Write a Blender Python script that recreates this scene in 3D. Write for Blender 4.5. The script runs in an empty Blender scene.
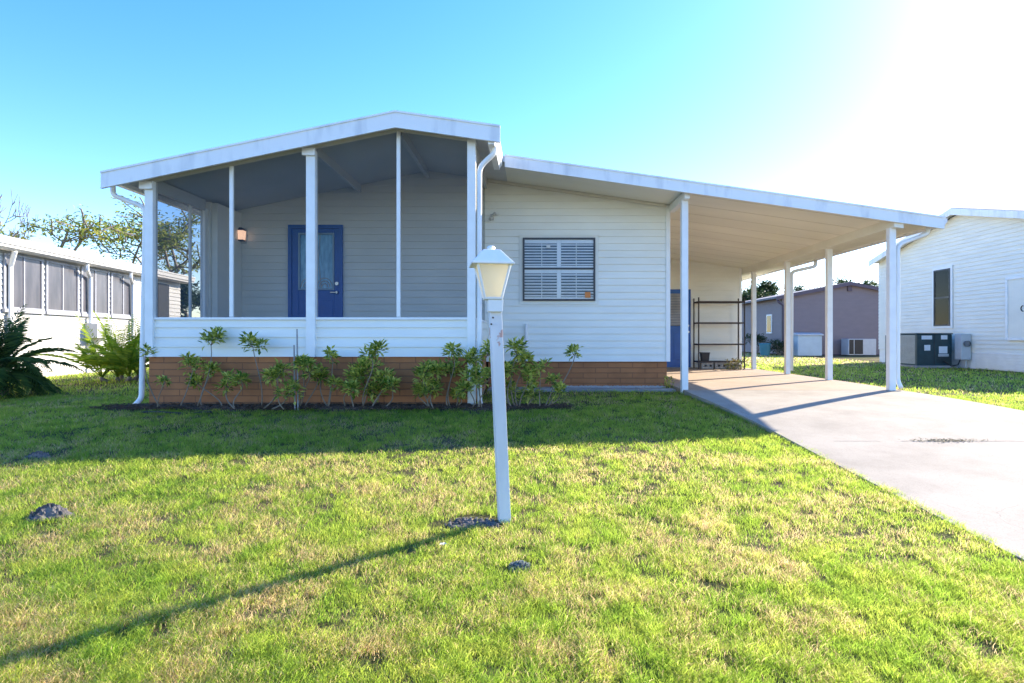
import bpy, math, random
import numpy as np
from mathutils import Vector, Matrix

S = bpy.context.scene
COL = S.collection
R = math.radians

# ------------------------------------------------------------------ camera, sky, sun, exposure
F, PX0, PY0, EYE = 600.0, 534.0, 338.0, 0.86
cd = bpy.data.cameras.new('camera'); cam = bpy.data.objects.new('camera', cd); COL.objects.link(cam)
cam.location = (0, 0, EYE); cam.rotation_euler = (R(90), 0, 0)
cd.sensor_width = 36; cd.lens = F * 36 / 1024
cd.shift_x = -(PX0 - 512) / 1024; cd.shift_y = -(341.5 - PY0) / 1024
cd.clip_start = 0.05; cd.clip_end = 3000
S.camera = cam

SUN_AZ, SUN_EL = R(52.4), R(29.5)           # azimuth from +Y towards +X
w = bpy.data.worlds.new('World'); S.world = w; w.use_nodes = True
wn = w.node_tree; bg = wn.nodes['Background']
sky = wn.nodes.new('ShaderNodeTexSky'); sky.sky_type = 'NISHITA'; sky.sun_disc = False
sky.sun_elevation = SUN_EL; sky.sun_rotation = SUN_AZ
sky.air_density = 1.0; sky.dust_density = 0.25; sky.ozone_density = 3.0
hsv = wn.nodes.new('ShaderNodeHueSaturation'); hsv.inputs['Saturation'].default_value = 1.32; hsv.inputs['Hue'].default_value = .509
wn.links.new(sky.outputs[0], hsv.inputs['Color']); wm = wn.nodes.new('ShaderNodeMix'); wm.data_type = 'RGBA'; wm.blend_type = 'MULTIPLY'; wm.inputs[0].default_value = 1; wm.inputs[7].default_value = (1, .92, .97, 1)
wn.links.new(hsv.outputs[0], wm.inputs[6]); wn.links.new(wm.outputs[2], bg.inputs[0]); bg.inputs[1].default_value = 0.105
sd = bpy.data.lights.new('sun', 'SUN'); sun = bpy.data.objects.new('sun', sd); COL.objects.link(sun)
sd.energy = 2.6; sd.angle = R(0.55); sd.color = (1.0, 0.88, 0.72)
to_sun = Vector((math.sin(SUN_AZ) * math.cos(SUN_EL), math.cos(SUN_AZ) * math.cos(SUN_EL), math.sin(SUN_EL)))
sun.rotation_euler = to_sun.to_track_quat('Z', 'Y').to_euler(); sun.location = (20, 20, 30)
vs = S.view_settings; vs.view_transform = 'Standard'; vs.look = 'None'; vs.gamma = 1; vs.use_curve_mapping = False
vs.exposure = 2.27
S.cycles.max_bounces = 8; S.cycles.transparent_max_bounces = 16

# ------------------------------------------------------------------ helpers
def PT(px, Y, py):
    return Vector(((px - PX0) * Y / F, Y, EYE - (py - PY0) * Y / F))
def XX(px, Y): return (px - PX0) * Y / F
def ZZ(py, Y): return EYE - (py - PY0) * Y / F

class MB:
    def __init__(s): s.v = []; s.f = []
    def poly(s, pts):
        n = len(s.v); s.v += [tuple(p) for p in pts]; s.f.append(tuple(range(n, n + len(pts))))
    def hexa(s, p):
        n = len(s.v); s.v += [tuple(q) for q in p]
        for a in ((0,3,2,1),(4,5,6,7),(0,1,5,4),(1,2,6,5),(2,3,7,6),(3,0,4,7)): s.f.append(tuple(n + i for i in a))
    def box(s, x0, x1, y0, y1, z0, z1):
        s.hexa([(x0,y0,z0),(x1,y0,z0),(x1,y1,z0),(x0,y1,z0),(x0,y0,z1),(x1,y0,z1),(x1,y1,z1),(x0,y1,z1)]); return s
    def prism(s, pts, d):            # pts: 3D polygon, extruded by vector d
        n = len(s.v); k = len(pts); d = Vector(d)
        s.v += [tuple(p) for p in pts]; s.v += [tuple(Vector(p) + d) for p in pts]
        s.f.append(tuple(range(n, n + k))[::-1]); s.f.append(tuple(range(n + k, n + 2 * k)))
        for i in range(k): j = (i + 1) % k; s.f.append((n + i, n + j, n + k + j, n + k + i))
        return s
    def prism_y(s, xz, y0, y1): return s.prism([(x, y0, z) for x, z in xz], (0, y1 - y0, 0))
    def prism_x(s, yz, x0, x1): return s.prism([(x0, y, z) for y, z in yz], (x1 - x0, 0, 0))
    def tube(s, path, rad, n=8, cap=True, flat=1.0):
        path = [Vector(p) for p in path]
        if not hasattr(rad, '__len__'): rad = [rad] * len(path)
        base = len(s.v); prev = None
        for i, p in enumerate(path):
            t = (path[min(i + 1, len(path) - 1)] - path[max(i - 1, 0)])
            if t.length < 1e-9: t = Vector((0, 0, 1))
            t.normalize()
            if prev is None:
                ref = Vector((0, 0, 1)) if abs(t.z) < .9 else Vector((1, 0, 0))
                a = t.cross(ref).normalized()
            else:
                a = (prev - t * prev.dot(t))
                a = a.normalized() if a.length > 1e-6 else t.orthogonal().normalized()
            prev = a; b = t.cross(a)
            off = math.pi / n
            for k in range(n):
                an = 2 * math.pi * k / n + off
                s.v.append(tuple(p + (a * math.cos(an) + b * math.sin(an) * flat) * rad[i]))
        for i in range(len(path) - 1):
            for k in range(n):
                q = (k + 1) % n; o = base + i * n
                s.f.append((o + k, o + q, o + n + q, o + n + k))
        if cap:
            s.f.append(tuple(base + k for k in range(n))[::-1]); o = base + (len(path) - 1) * n
            s.f.append(tuple(o + k for k in range(n)))
        return s
    def frustum(s, cx, cy, z0, r0, z1, r1, n=4, rot=0, caps=True):
        base = len(s.v)
        for z, r in ((z0, r0), (z1, r1)):
            for k in range(n):
                a = rot + 2 * math.pi * k / n + math.pi / n
                s.v.append((cx + r * math.cos(a), cy + r * math.sin(a), z))
        for k in range(n): q = (k + 1) % n; s.f.append((base + k, base + q, base + n + q, base + n + k))
        if caps: s.f.append(tuple(base + k for k in range(n))[::-1]); s.f.append(tuple(base + n + k for k in range(n)))
        return s
    def build(s, name, m, parent=None, bevel=0, smooth=False, mats=None, mi=None):
        me = bpy.data.meshes.new(name)
        vv = s.v
        if parent is not None:
            r = parent
            while r.parent: r = r.parent
            o_ = r.get('_o')
            if o_: vv = [(a - o_[0], b - o_[1], c - o_[2]) for a, b, c in s.v]
        me.from_pydata(vv, [], s.f); me.update()
        o = bpy.data.objects.new(name, me); COL.objects.link(o)
        me.materials.append(m)
        if mats:
            for q in mats: me.materials.append(q)
        if mi is not None: me.polygons.foreach_set('material_index', mi)
        if smooth: me.polygons.foreach_set('use_smooth', [True] * len(me.polygons))
        if bevel:
            md = o.modifiers.new('Bevel', 'BEVEL'); md.width = bevel; md.segments = 2; md.limit_method = 'ANGLE'
        if parent is not None: o.parent = parent
        return o

def tag(o, label, cat, group=None, kind=None):
    o['label'] = label; o['category'] = cat
    if group: o['group'] = group
    if kind: o['kind'] = kind
    return o
def thing(name, label, cat, loc=(0, 0, 0), rz=0, group=None, local=False):
    o = bpy.data.objects.new(name, None); COL.objects.link(o); o.empty_display_size = .2
    o.location = loc; o.rotation_euler = (0, 0, rz)
    if not local: o['_o'] = list(loc)
    return tag(o, label, cat, group)
def ground_kind(o, label, cat='ground'):
    o['kind'] = 'structure'; o['label'] = label; o['category'] = cat; return o

def pm(name, base, rough=.6, var=.12, scale=3.0, c2=None, bump=0., bscale=40., metal=0., stretch=(1,1,1), coat=0., spec=.5, detail=6, lo=.35, hi=.7):
    m = bpy.data.materials.new(name); m.use_nodes = True; nt = m.node_tree; N = nt.nodes; L = nt.links
    p = N['Principled BSDF']; p.inputs['Roughness'].default_value = rough; p.inputs['Metallic'].default_value = metal
    p.inputs['Specular IOR Level'].default_value = spec
    if coat: p.inputs['Coat Weight'].default_value = coat
    tc = N.new('ShaderNodeTexCoord'); mp = N.new('ShaderNodeMapping'); mp.inputs['Scale'].default_value = stretch
    L.new(tc.outputs['Object'], mp.inputs[0])
    nz = N.new('ShaderNodeTexNoise'); nz.inputs['Scale'].default_value = scale; nz.inputs['Detail'].default_value = detail
    L.new(mp.outputs[0], nz.inputs[0])
    cr = N.new('ShaderNodeValToRGB'); cr.color_ramp.elements[0].position = lo; cr.color_ramp.elements[1].position = hi
    b = tuple(base) + (1,); d = tuple(c2) + (1,) if c2 else tuple(c * (1 - var) for c in base) + (1,)
    cr.color_ramp.elements[0].color = d; cr.color_ramp.elements[1].color = b
    L.new(nz.outputs[0], cr.inputs[0]); L.new(cr.outputs[0], p.inputs['Base Color'])
    if bump:
        n2 = N.new('ShaderNodeTexNoise'); n2.inputs['Scale'].default_value = bscale; n2.inputs['Detail'].default_value = 5
        L.new(mp.outputs[0], n2.inputs[0])
        bp = N.new('ShaderNodeBump'); bp.inputs['Strength'].default_value = bump; bp.inputs['Distance'].default_value = .01
        L.new(n2.outputs[0], bp.inputs['Height']); L.new(bp.outputs[0], p.inputs['Normal'])
    return m

# ------------------------------------------------------------------ materials
M = {}
M['siding'] = pm('white_vinyl_siding', (.90, .89, .80), .5, .07, 1.5, bump=.12, bscale=60, stretch=(1, 1, 3))
M['siding_n'] = pm('neighbour_siding', (.68, .665, .60), .55, .10, 1.2, bump=.1, stretch=(1, 1, 3))
M['trim'] = pm('white_trim_paint', (.90, .90, .86), .42, .08, 6, bump=.05)
M['fascia'] = pm('weathered_white_fascia', (.88, .88, .84), .4, .2, 5, c2=(.70, .71, .70), stretch=(1, 1, .25), lo=.3, hi=.5, bump=.08)
M['cream'] = pm('cream_beam_paint', (.74, .70, .58), .5, .1, 4)
M['ceiling'] = pm('cream_carport_ceiling', (.90, .86, .72), .45, .1, .9, stretch=(.4, 1.6, 1))
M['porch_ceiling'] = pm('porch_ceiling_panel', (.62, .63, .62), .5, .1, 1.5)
M['roof'] = pm('white_roof_coating', (.7, .7, .69), .7, .2, 2)
M['darkroof'] = pm('brown_shingles', (.09, .075, .07), .85, .4, 12, bump=.4, bscale=30)
M['grey_roof'] = pm('grey_shingles', (.26, .25, .25), .85, .3, 8, bump=.4, bscale=30)
M['black_frame'] = pm('dark_window_frame', (.035, .037, .045), .4, .2, 10)
M['blind'] = pm('white_shutter', (.86, .86, .84), .45, .05, 8)
M['unlit_room'] = pm('painted_unlit_room', (.06, .10, .15), .8, .2, 6)  # dark colour painted in for the unlit room behind the slats
M['blue'] = pm('deep_blue_door_paint', (.001, .10, .44), .35, .15, 5)
M['metal'] = pm('brushed_metal', (.6, .6, .58), .3, .1, 20, metal=1)
M['rust'] = pm('dark_rusty_metal', (.03, .023, .02), .6, .4, 25, c2=(.05, .03, .022))
M['purple'] = pm('mauve_siding', (.235, .185, .18), .6, .08, 2, stretch=(1, 1, 3))
M['purple_trim'] = pm('dark_mauve_trim', (.11, .08, .10), .6, .2, 4)
M['ac_dark'] = pm('dark_green_sheet_metal', (.022, .055, .062), .4, .25, 7)
M['ac_grey'] = pm('grey_coil_guard', (.22, .23, .24), .5, .2, 9)
M['ac_light'] = pm('light_grey_sheet_metal', (.55, .57, .57), .45, .1, 7)
M['sticker'] = pm('paper_sticker', (.75, .77, .78), .6, .1, 30)
M['orange'] = pm('orange_sticker', (.75, .25, .06), .6, .1, 30)
M['black'] = pm('black_plastic', (.02, .02, .022), .5, .3, 10)
M['conc_block'] = pm('concrete_block', (.42, .40, .37), .9, .2, 12, bump=.3)
M['bark'] = pm('grey_bark', (.30, .26, .22), .85, .3, 12, bump=.5, stretch=(1, 1, .3))
M['twig'] = pm('pale_stem_bark', (.27, .21, .15), .8, .25, 30)
M['stick'] = pm('grey_wood_stake', (.34, .33, .33), .8, .2, 30)
M['dirt'] = pm('grey_sandy_dirt', (.20, .185, .175), .95, .4, 14, c2=(.07, .062, .058), bump=1., bscale=60)
M['stone'] = pm('grey_stone_chips', (.20, .23, .22), .9, .6, 40, c2=(.04, .055, .055), bump=1., bscale=50)
M['mulch'] = pm('dark_mulch', (.11, .065, .04), .95, .6, 30, c2=(.04, .026, .018), bump=1., bscale=50)
M['litter'] = pm('dry_leaf_litter', (.50, .42, .26), .9, .5, 40, c2=(.28, .24, .12))
M['siding_r'] = pm('cream_white_siding', (.88, .84, .71), .55, .08, 1.2, bump=.1, stretch=(1, 1, 3))
M['palewood'] = pm('cream_shutter_paint', (.70, .68, .62), .6, .15, 5)
M['white_box'] = pm('pale_blue_plastic_box', (.52, .62, .64), .5, .1, 3)
M['win_grey'] = pm('grey_aluminium_frame', (.42, .43, .46), .5, .2, 5)
M['pvc'] = pm('white_pvc', (.80, .80, .80), .35, .05, 5)

def brick_mat():
    m = bpy.data.materials.new('painted_brown_brick'); m.use_nodes = True; nt = m.node_tree; N = nt.nodes; L = nt.links
    p = N['Principled BSDF']; p.inputs['Roughness'].default_value = .85
    tc = N.new('ShaderNodeTexCoord'); sp = N.new('ShaderNodeSeparateXYZ'); ad = N.new('ShaderNodeMath'); ad.operation = 'ADD'
    cb = N.new('ShaderNodeCombineXYZ'); L.new(tc.outputs['Object'], sp.inputs[0])
    L.new(sp.outputs[0], ad.inputs[0]); L.new(sp.outputs[1], ad.inputs[1]); L.new(ad.outputs[0], cb.inputs[0]); L.new(sp.outputs[2], cb.inputs[1])
    br = N.new('ShaderNodeTexBrick'); br.inputs['Scale'].default_value = 1; br.inputs['Brick Width'].default_value = .42
    br.inputs['Row Height'].default_value = .088; br.inputs['Mortar Size'].default_value = .007; br.inputs['Mortar Smooth'].default_value = .4
    br.inputs['Color1'].default_value = (.47, .185, .068, 1); br.inputs['Color2'].default_value = (.40, .155, .058, 1)
    br.inputs['Mortar'].default_value = (.25, .11, .05, 1); L.new(cb.outputs[0], br.inputs[0])
    nz = N.new('ShaderNodeTexNoise'); nz.inputs['Scale'].default_value = 3; nz.inputs['Detail'].default_value = 8; L.new(tc.outputs['Object'], nz.inputs[0])
    mx = N.new('ShaderNodeMix'); mx.data_type = 'RGBA'; mx.blend_type = 'MULTIPLY'; mx.inputs[0].default_value = .5
    L.new(br.outputs[0], mx.inputs[6]); cr = N.new('ShaderNodeValToRGB'); cr.color_ramp.elements[0].position = .35; cr.color_ramp.elements[1].position = .6
    cr.color_ramp.elements[0].color = (.6, .6, .6, 1); L.new(nz.outputs[0], cr.inputs[0]); L.new(cr.outputs[0], mx.inputs[7])
    L.new(mx.outputs[2], p.inputs['Base Color'])
    bp = N.new('ShaderNodeBump'); bp.inputs['Strength'].default_value = .6; bp.inputs['Distance'].default_value = .01; bp.invert = True
    L.new(br.outputs['Fac'], bp.inputs['Height']); L.new(bp.outputs[0], p.inputs['Normal'])
    return m
M['brick'] = brick_mat()

def screen_mat():
    m = bpy.data.materials.new('insect_screen_mesh'); m.use_nodes = True; nt = m.node_tree; N = nt.nodes; L = nt.links
    p = N['Principled BSDF']; p.inputs['Base Color'].default_value = (.018, .042, .068, 1); p.inputs['Roughness'].default_value = .8
    tr = N.new('ShaderNodeBsdfTransparent'); mx = N.new('ShaderNodeMixShader')
    tc = N.new('ShaderNodeTexCoord'); nz = N.new('ShaderNodeTexNoise'); nz.inputs['Scale'].default_value = 1.3; L.new(tc.outputs['Object'], nz.inputs[0])
    mr = N.new('ShaderNodeMapRange'); mr.inputs[3].default_value = .34; mr.inputs[4].default_value = .42
    L.new(nz.outputs[0], mr.inputs[0]); L.new(mr.outputs[0], mx.inputs[0])
    L.new(tr.outputs[0], mx.inputs[1]); L.new(p.outputs[0], mx.inputs[2]); L.new(mx.outputs[0], N['Material Output'].inputs[0])
    return m
M['screen'] = screen_mat()

def glass_mat(name, tint=(.85, .92, .95), bias=0.05):
    m = bpy.data.materials.new(name); m.use_nodes = True; nt = m.node_tree; N = nt.nodes; L = nt.links
    N.remove(N['Principled BSDF'])
    tr = N.new('ShaderNodeBsdfTransparent'); tr.inputs[0].default_value = tint + (1,)
    gl = N.new('ShaderNodeBsdfGlossy'); gl.inputs['Roughness'].default_value = .03
    lw = N.new('ShaderNodeFresnel'); lw.inputs[0].default_value = 1.32; ad = N.new('ShaderNodeMath'); ad.operation = 'ADD'; ad.inputs[1].default_value = bias
    L.new(lw.outputs[0], ad.inputs[0]); mx = N.new('ShaderNodeMixShader'); L.new(ad.outputs[0], mx.inputs[0])
    L.new(tr.outputs[0], mx.inputs[1]); L.new(gl.outputs[0], mx.inputs[2]); L.new(mx.outputs[0], N['Material Output'].inputs[0])
    return m
M['glass'] = glass_mat('clear_window_glass', (.97, .98, .99), bias=.0)
M['tint_glass'] = glass_mat('tinted_window_glass', (.35, .37, .40), .08)

def frosted():
    m = bpy.data.materials.new('frosted_lantern_panel'); m.use_nodes = True; nt = m.node_tree; N = nt.nodes; L = nt.links
    p = N['Principled BSDF']; p.inputs['Base Color'].default_value = (.85, .80, .66, 1); p.inputs['Roughness'].default_value = .35
    t = N.new('ShaderNodeBsdfTranslucent'); t.inputs[0].default_value = (.9, .84, .66, 1); mx = N.new('ShaderNodeMixShader'); mx.inputs[0].default_value = .6
    L.new(p.outputs[0], mx.inputs[1]); L.new(t.outputs[0], mx.inputs[2]); L.new(mx.outputs[0], N['Material Output'].inputs[0]); return m
M['frosted'] = frosted()

def emis(name, c, s):
    m = bpy.data.materials.new(name); m.use_nodes = True; p = m.node_tree.nodes['Principled BSDF']
    p.inputs['Base Color'].default_value = c + (1,); p.inputs['Emission Color'].default_value = c + (1,); p.inputs['Emission Strength'].default_value = s
    return m
M['lamp_glow'] = emis('lit_lamp_glass', (1.0, .62, .42), .26)

def leaf_mat(name, c1, c2, trans=.45, rough=.5, attr=None, tv=1.5, refl=1):
    """leaves: colour varies from leaf to leaf, light passes through"""
    m = bpy.data.materials.new(name); m.use_nodes = True; nt = m.node_tree; N = nt.nodes; L = nt.links
    p = N['Principled BSDF']; p.inputs['Roughness'].default_value = rough; p.inputs['Specular IOR Level'].default_value = .3
    t = N.new('ShaderNodeBsdfTranslucent'); mx = N.new('ShaderNodeMixShader'); mx.inputs[0].default_value = trans
    if attr:
        a = N.new('ShaderNodeAttribute'); a.attribute_name = attr; src = a.outputs['Color']
    else:
        g = N.new('ShaderNodeNewGeometry'); cr = N.new('ShaderNodeValToRGB')
        cr.color_ramp.elements[0].color = c1 + (1,); cr.color_ramp.elements[1].color = c2 + (1,)
        L.new(g.outputs['Random Per Island'], cr.inputs[0]); src = cr.outputs[0]
    hs = N.new('ShaderNodeHueSaturation'); hs.inputs['Value'].default_value = tv; hs.inputs['Saturation'].default_value = 1.05
    if refl < 1:
        h2 = N.new('ShaderNodeHueSaturation'); h2.inputs['Value'].default_value = refl; L.new(src, h2.inputs['Color']); L.new(h2.outputs[0], p.inputs['Base Color'])
    else: L.new(src, p.inputs['Base Color'])
    L.new(src, hs.inputs['Color']); L.new(hs.outputs[0], t.inputs[0])
    L.new(p.outputs[0], mx.inputs[1]); L.new(t.outputs[0], mx.inputs[2]); L.new(mx.outputs[0], N['Material Output'].inputs[0])
    return m
M['grass_blade'] = leaf_mat('grass_blade', None, None, .66, .65, attr='tint', tv=2.5, refl=.42)
M['shrub_leaf'] = leaf_mat('glossy_shrub_leaf', (.07, .15, .016), (.66, .64, .16), .45, .35)
M['palm_leaf'] = leaf_mat('dark_palm_leaf', (.03, .08, .025), (.11, .19, .05), .4)
M['bright_palm_leaf'] = leaf_mat('bright_palm_leaf', (.16, .28, .025), (.44, .50, .06), .6)
M['tree_leaf'] = leaf_mat('feathery_tree_leaf', (.10, .16, .03), (.34, .34, .08), .6)
M['far_leaf'] = leaf_mat('far_tree_leaf', (.02, .045, .02), (.06, .09, .03), .3)
M['yellow_leaf'] = leaf_mat('yellow_tree_leaf', (.20, .20, .02), (.34, .28, .03), .5)
M['dry_leaf'] = leaf_mat('dry_weed', (.22, .16, .08), (.12, .16, .04), .3)

# ------------------------------------------------------------------ terrain
def zg(Y):
    if Y >= 10: return 0.0
    if Y > 6: return -.075 / 8 * (10 - Y) ** 2
    if Y > 1: return -.15 - .075 * (6 - Y)
    return -.525 - .02 * (1 - Y) if Y > -6 else -.665
def sm(t): t = max(0, min(1, t)); return t * t * (3 - 2 * t)
def zd(Y): return zg(Y) + .008 + .012 * sm((Y - 5) / 2) + .055 * max(0, min(1, (Y - 4) / 6))

def sheet(xf0, xf1, ys, zf, nx=1):
    b = MB()
    for i in range(len(ys)):
        for k in range(nx + 1):
            x = xf0(ys[i]) + (xf1(ys[i]) - xf0(ys[i])) * k / nx; b.v.append((x, ys[i], zf(ys[i])))
    for i in range(len(ys) - 1):
        for k in range(nx):
            a = i * (nx + 1) + k; b.f.append((a, a + 1, a + nx + 2, a + nx + 1))
    return b
def ground_mat():
    m = bpy.data.materials.new('lawn_soil_and_thatch'); m.use_nodes = True; nt = m.node_tree; N = nt.nodes; L = nt.links
    p = N['Principled BSDF']; p.inputs['Roughness'].default_value = .95; p.inputs['Specular IOR Level'].default_value = .1
    tc = N.new('ShaderNodeTexCoord')
    a = N.new('ShaderNodeTexNoise'); a.inputs['Scale'].default_value = .9; a.inputs['Detail'].default_value = 8; L.new(tc.outputs['Object'], a.inputs[0])
    b = N.new('ShaderNodeTexNoise'); b.inputs['Scale'].default_value = 40; b.inputs['Detail'].default_value = 6; L.new(tc.outputs['Object'], b.inputs[0])
    r1 = N.new('ShaderNodeValToRGB'); r1.color_ramp.elements[0].position = .4; r1.color_ramp.elements[1].position = .62
    r1.color_ramp.elements[0].color = (.10, .11, .035, 1); r1.color_ramp.elements[1].color = (.19, .145, .08, 1); L.new(a.outputs[0], r1.inputs[0])
    r2 = N.new('ShaderNodeValToRGB'); r2.color_ramp.elements[0].position = .3; r2.color_ramp.elements[1].position = .65
    r2.color_ramp.elements[0].color = (.35, .35, .35, 1); L.new(b.outputs[0], r2.inputs[0])
    mx = N.new('ShaderNodeMix'); mx.data_type = 'RGBA'; mx.blend_type = 'MULTIPLY'; mx.inputs[0].default_value = .8
    L.new(r1.outputs[0], mx.inputs[6]); L.new(r2.outputs[0], mx.inputs[7]); L.new(mx.outputs[2], p.inputs['Base Color'])
    bp = N.new('ShaderNodeBump'); bp.inputs['Strength'].default_value = 1; bp.inputs['Distance'].default_value = .03
    L.new(b.outputs[0], bp.inputs['Height']); L.new(bp.outputs[0], p.inputs['Normal'])
    return m
M['ground'] = ground_mat()
ys = [-400, -100, -30, -10, -6, -3, 0, 1, 2, 3, 4, 5, 6] + [6 + .25 * i for i in range(1, 17)] + [12, 20, 40, 100, 900]
g = sheet(lambda y: -700, lambda y: 700, ys, zg).build('ground', M['ground'])
ground_kind(g, 'patchy sunlit lawn ground around the white house')

def concrete(name, c, c2, joints=()):
    m = bpy.data.materials.new(name); m.use_nodes = True; nt = m.node_tree; N = nt.nodes; L = nt.links
    p = N['Principled BSDF']; p.inputs['Roughness'].default_value = .85; p.inputs['Specular IOR Level'].default_value = .3
    tc = N.new('ShaderNodeTexCoord')
    a = N.new('ShaderNodeTexNoise'); a.inputs['Scale'].default_value = 1.3; a.inputs['Detail'].default_value = 9; a.inputs['Roughness'].default_value = .65; L.new(tc.outputs['Object'], a.inputs[0])
    r = N.new('ShaderNodeValToRGB'); r.color_ramp.elements[0].position = .32; r.color_ramp.elements[1].position = .6
    r.color_ramp.elements[0].color = c2 + (1,); r.color_ramp.elements[1].color = c + (1,); L.new(a.outputs[0], r.inputs[0])
    b = N.new('ShaderNodeTexNoise'); b.inputs['Scale'].default_value = 90; b.inputs['Detail'].default_value = 4; L.new(tc.outputs['Object'], b.inputs[0])
    r2 = N.new('ShaderNodeValToRGB'); r2.color_ramp.elements[0].position = .3; r2.color_ramp.elements[1].position = .5
    r2.color_ramp.elements[0].color = (.72, .70, .68, 1); L.new(b.outputs[0], r2.inputs[0])
    mx = N.new('ShaderNodeMix'); mx.data_type = 'RGBA'; mx.blend_type = 'MULTIPLY'; mx.inputs[0].default_value = .6
    L.new(r.outputs[0], mx.inputs[6]); L.new(r2.outputs[0], mx.inputs[7])
    # hairline cracks
    v = N.new('ShaderNodeTexVoronoi'); v.feature = 'DISTANCE_TO_EDGE'; v.inputs['Scale'].default_value = .45
    n3 = N.new('ShaderNodeTexNoise'); n3.inputs['Scale'].default_value = 2; n3.inputs['Detail'].default_value = 5; L.new(tc.outputs['Object'], n3.inputs[0])
    am = N.new('ShaderNodeMix'); am.data_type = 'RGBA'; am.inputs[0].default_value = .25
    L.new(tc.outputs['Object'], am.inputs[6]); L.new(n3.outputs[1], am.inputs[7]); L.new(am.outputs[2], v.inputs[0])
    lt = N.new('ShaderNodeMath'); lt.operation = 'LESS_THAN'; lt.inputs[1].default_value = .0008; L.new(v.outputs[0], lt.inputs[0])
    cm = N.new('ShaderNodeMath'); cm.operation = 'MULTIPLY'; cm.inputs[1].default_value = .3; L.new(lt.outputs[0], cm.inputs[0])
    m2 = N.new('ShaderNodeMix'); m2.data_type = 'RGBA'; L.new(cm.outputs[0], m2.inputs[0]); L.new(mx.outputs[2], m2.inputs[6]); m2.inputs[7].default_value = (.12, .11, .10, 1)
    L.new(m2.outputs[2], p.inputs['Base Color'])
    bp = N.new('ShaderNodeBump'); bp.inputs['Strength'].default_value = .25; bp.inputs['Distance'].default_value = .005
    L.new(b.outputs[0], bp.inputs['Height']); L.new(bp.outputs[0], p.inputs['Normal'])
    return m
M['concrete'] = concrete('driveway_concrete', (.40, .355, .28), (.29, .255, .20))
M['beige_slab'] = concrete('beige_coated_slab', (.41, .315, .225), (.34, .255, .18))
M['kerb'] = concrete('old_concrete', (.36, .34, .31), (.24, .23, .21))

def lx(y): return 2.30 + (8.7 - y) * .068 if y < 8.7 else 2.30
def rx(y): return 5.62 + max(0, 9.2 - y) * .16
JY = 5.80
def slab(name, y0, y1, m, label, ins=0.0):
    n = max(2, int((y1 - y0) / .5)); yl = [y0 + (y1 - y0) * i / n for i in range(n + 1)]
    b = sheet(lambda y: lx(y) + ins, lambda y: rx(y) - ins, yl, zd, 6)
    rnd = random.Random(3)
    # side skirts so that the slab has thickness
    k = 7; top = len(b.v)
    for i in range(n + 1):
        for e in (0, 6):
            x, y, z = b.v[i * k + e]; b.v.append((x, y, zg(y) - .12))
    for i in range(n):
        for e, q in ((0, 0), (6, 1)):
            a, c = i * k + e, (i + 1) * k + e; d, f = top + i * 2 + q, top + (i + 1) * 2 + q
            b.f.append((a, c, f, d) if e else (d, f, c, a))
    for i in (0, n):
        b.f.append(tuple([i * k + e for e in range(7)] + [top + i * 2 + 1, top + i * 2]))
    return ground_kind(b.build(name, m), label, 'driveway')
slab('driveway', -3.0, 9.18, M['concrete'], 'pale concrete driveway leading up to the carport')
for xa, xb, wj in ((2.9, 3.35, .008), (3.55, 4.75, .011), (4.8, 5.7, .007)):
    b = MB(); n_ = 14; zj = zd(JY) + .0035
    for i in range(n_):
        x0_, x1_ = xa + (xb - xa) * i / n_, xa + (xb - xa) * (i + 1) / n_; q = .004 * math.sin(i * 1.7); q2 = .004 * math.sin((i + 1) * 1.7)
        b.poly([(x0_, JY + q - wj / 2, zj), (x1_, JY + q2 - wj / 2, zj), (x1_, JY + q2 + wj / 2, zj), (x0_, JY + q + wj / 2, zj)])
    ground_kind(b.build('driveway_joint', M['kerb']), 'faint joint line across the concrete driveway', 'driveway')
slab('carport_slab', 9.195, 15.75, M['beige_slab'], 'beige coated concrete floor under the carport')
# street far behind the camera
st = sheet(lambda y: -60, lambda y: 60, [-12, -3.2], lambda y: zg(y) + .03)
ground_kind(st.build('road', pm('asphalt', (.06, .06, .062), .9, .3, 6, bump=.5)), 'asphalt street in front of the lawn', 'road')
# planting bed and front walk
def lumpy(x0, x1, y0, y1, z, amp, seed, n=60, mm=8):
    rnd = random.Random(seed); b = MB()
    for i in range(n + 1):
        for k in range(mm + 1):
            u, v = i / n, k / mm; e = min(1, 6 * min(v, 1 - v) + .0) * min(1, 20 * min(u, 1 - u))
            wob = .07 * math.sin(u * 23 + seed) * (1 - v)
            b.v.append((x0 + (x1 - x0) * u, y0 + (y1 - y0) * v + wob, z + e * (amp * .6 + amp * rnd.random())))
    for i in range(n):
        for k in range(mm):
            a = i * (mm + 1) + k; b.f.append((a, a + mm + 1, a + mm + 2, a + 1))
    return b
ground_kind(lumpy(-5.5, .45, 7.50, 8.0, -.075, .05, 5, 110, 12).build('soil', M['mulch']), 'dark mulched planting bed along the porch', 'soil')
ground_kind(MB().box(-.75, 2.28, 9.62, 10.14, -.1, .035).build('path', M['kerb'], bevel=.01), 'narrow concrete strip along the foot of the window wall', 'path')

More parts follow.
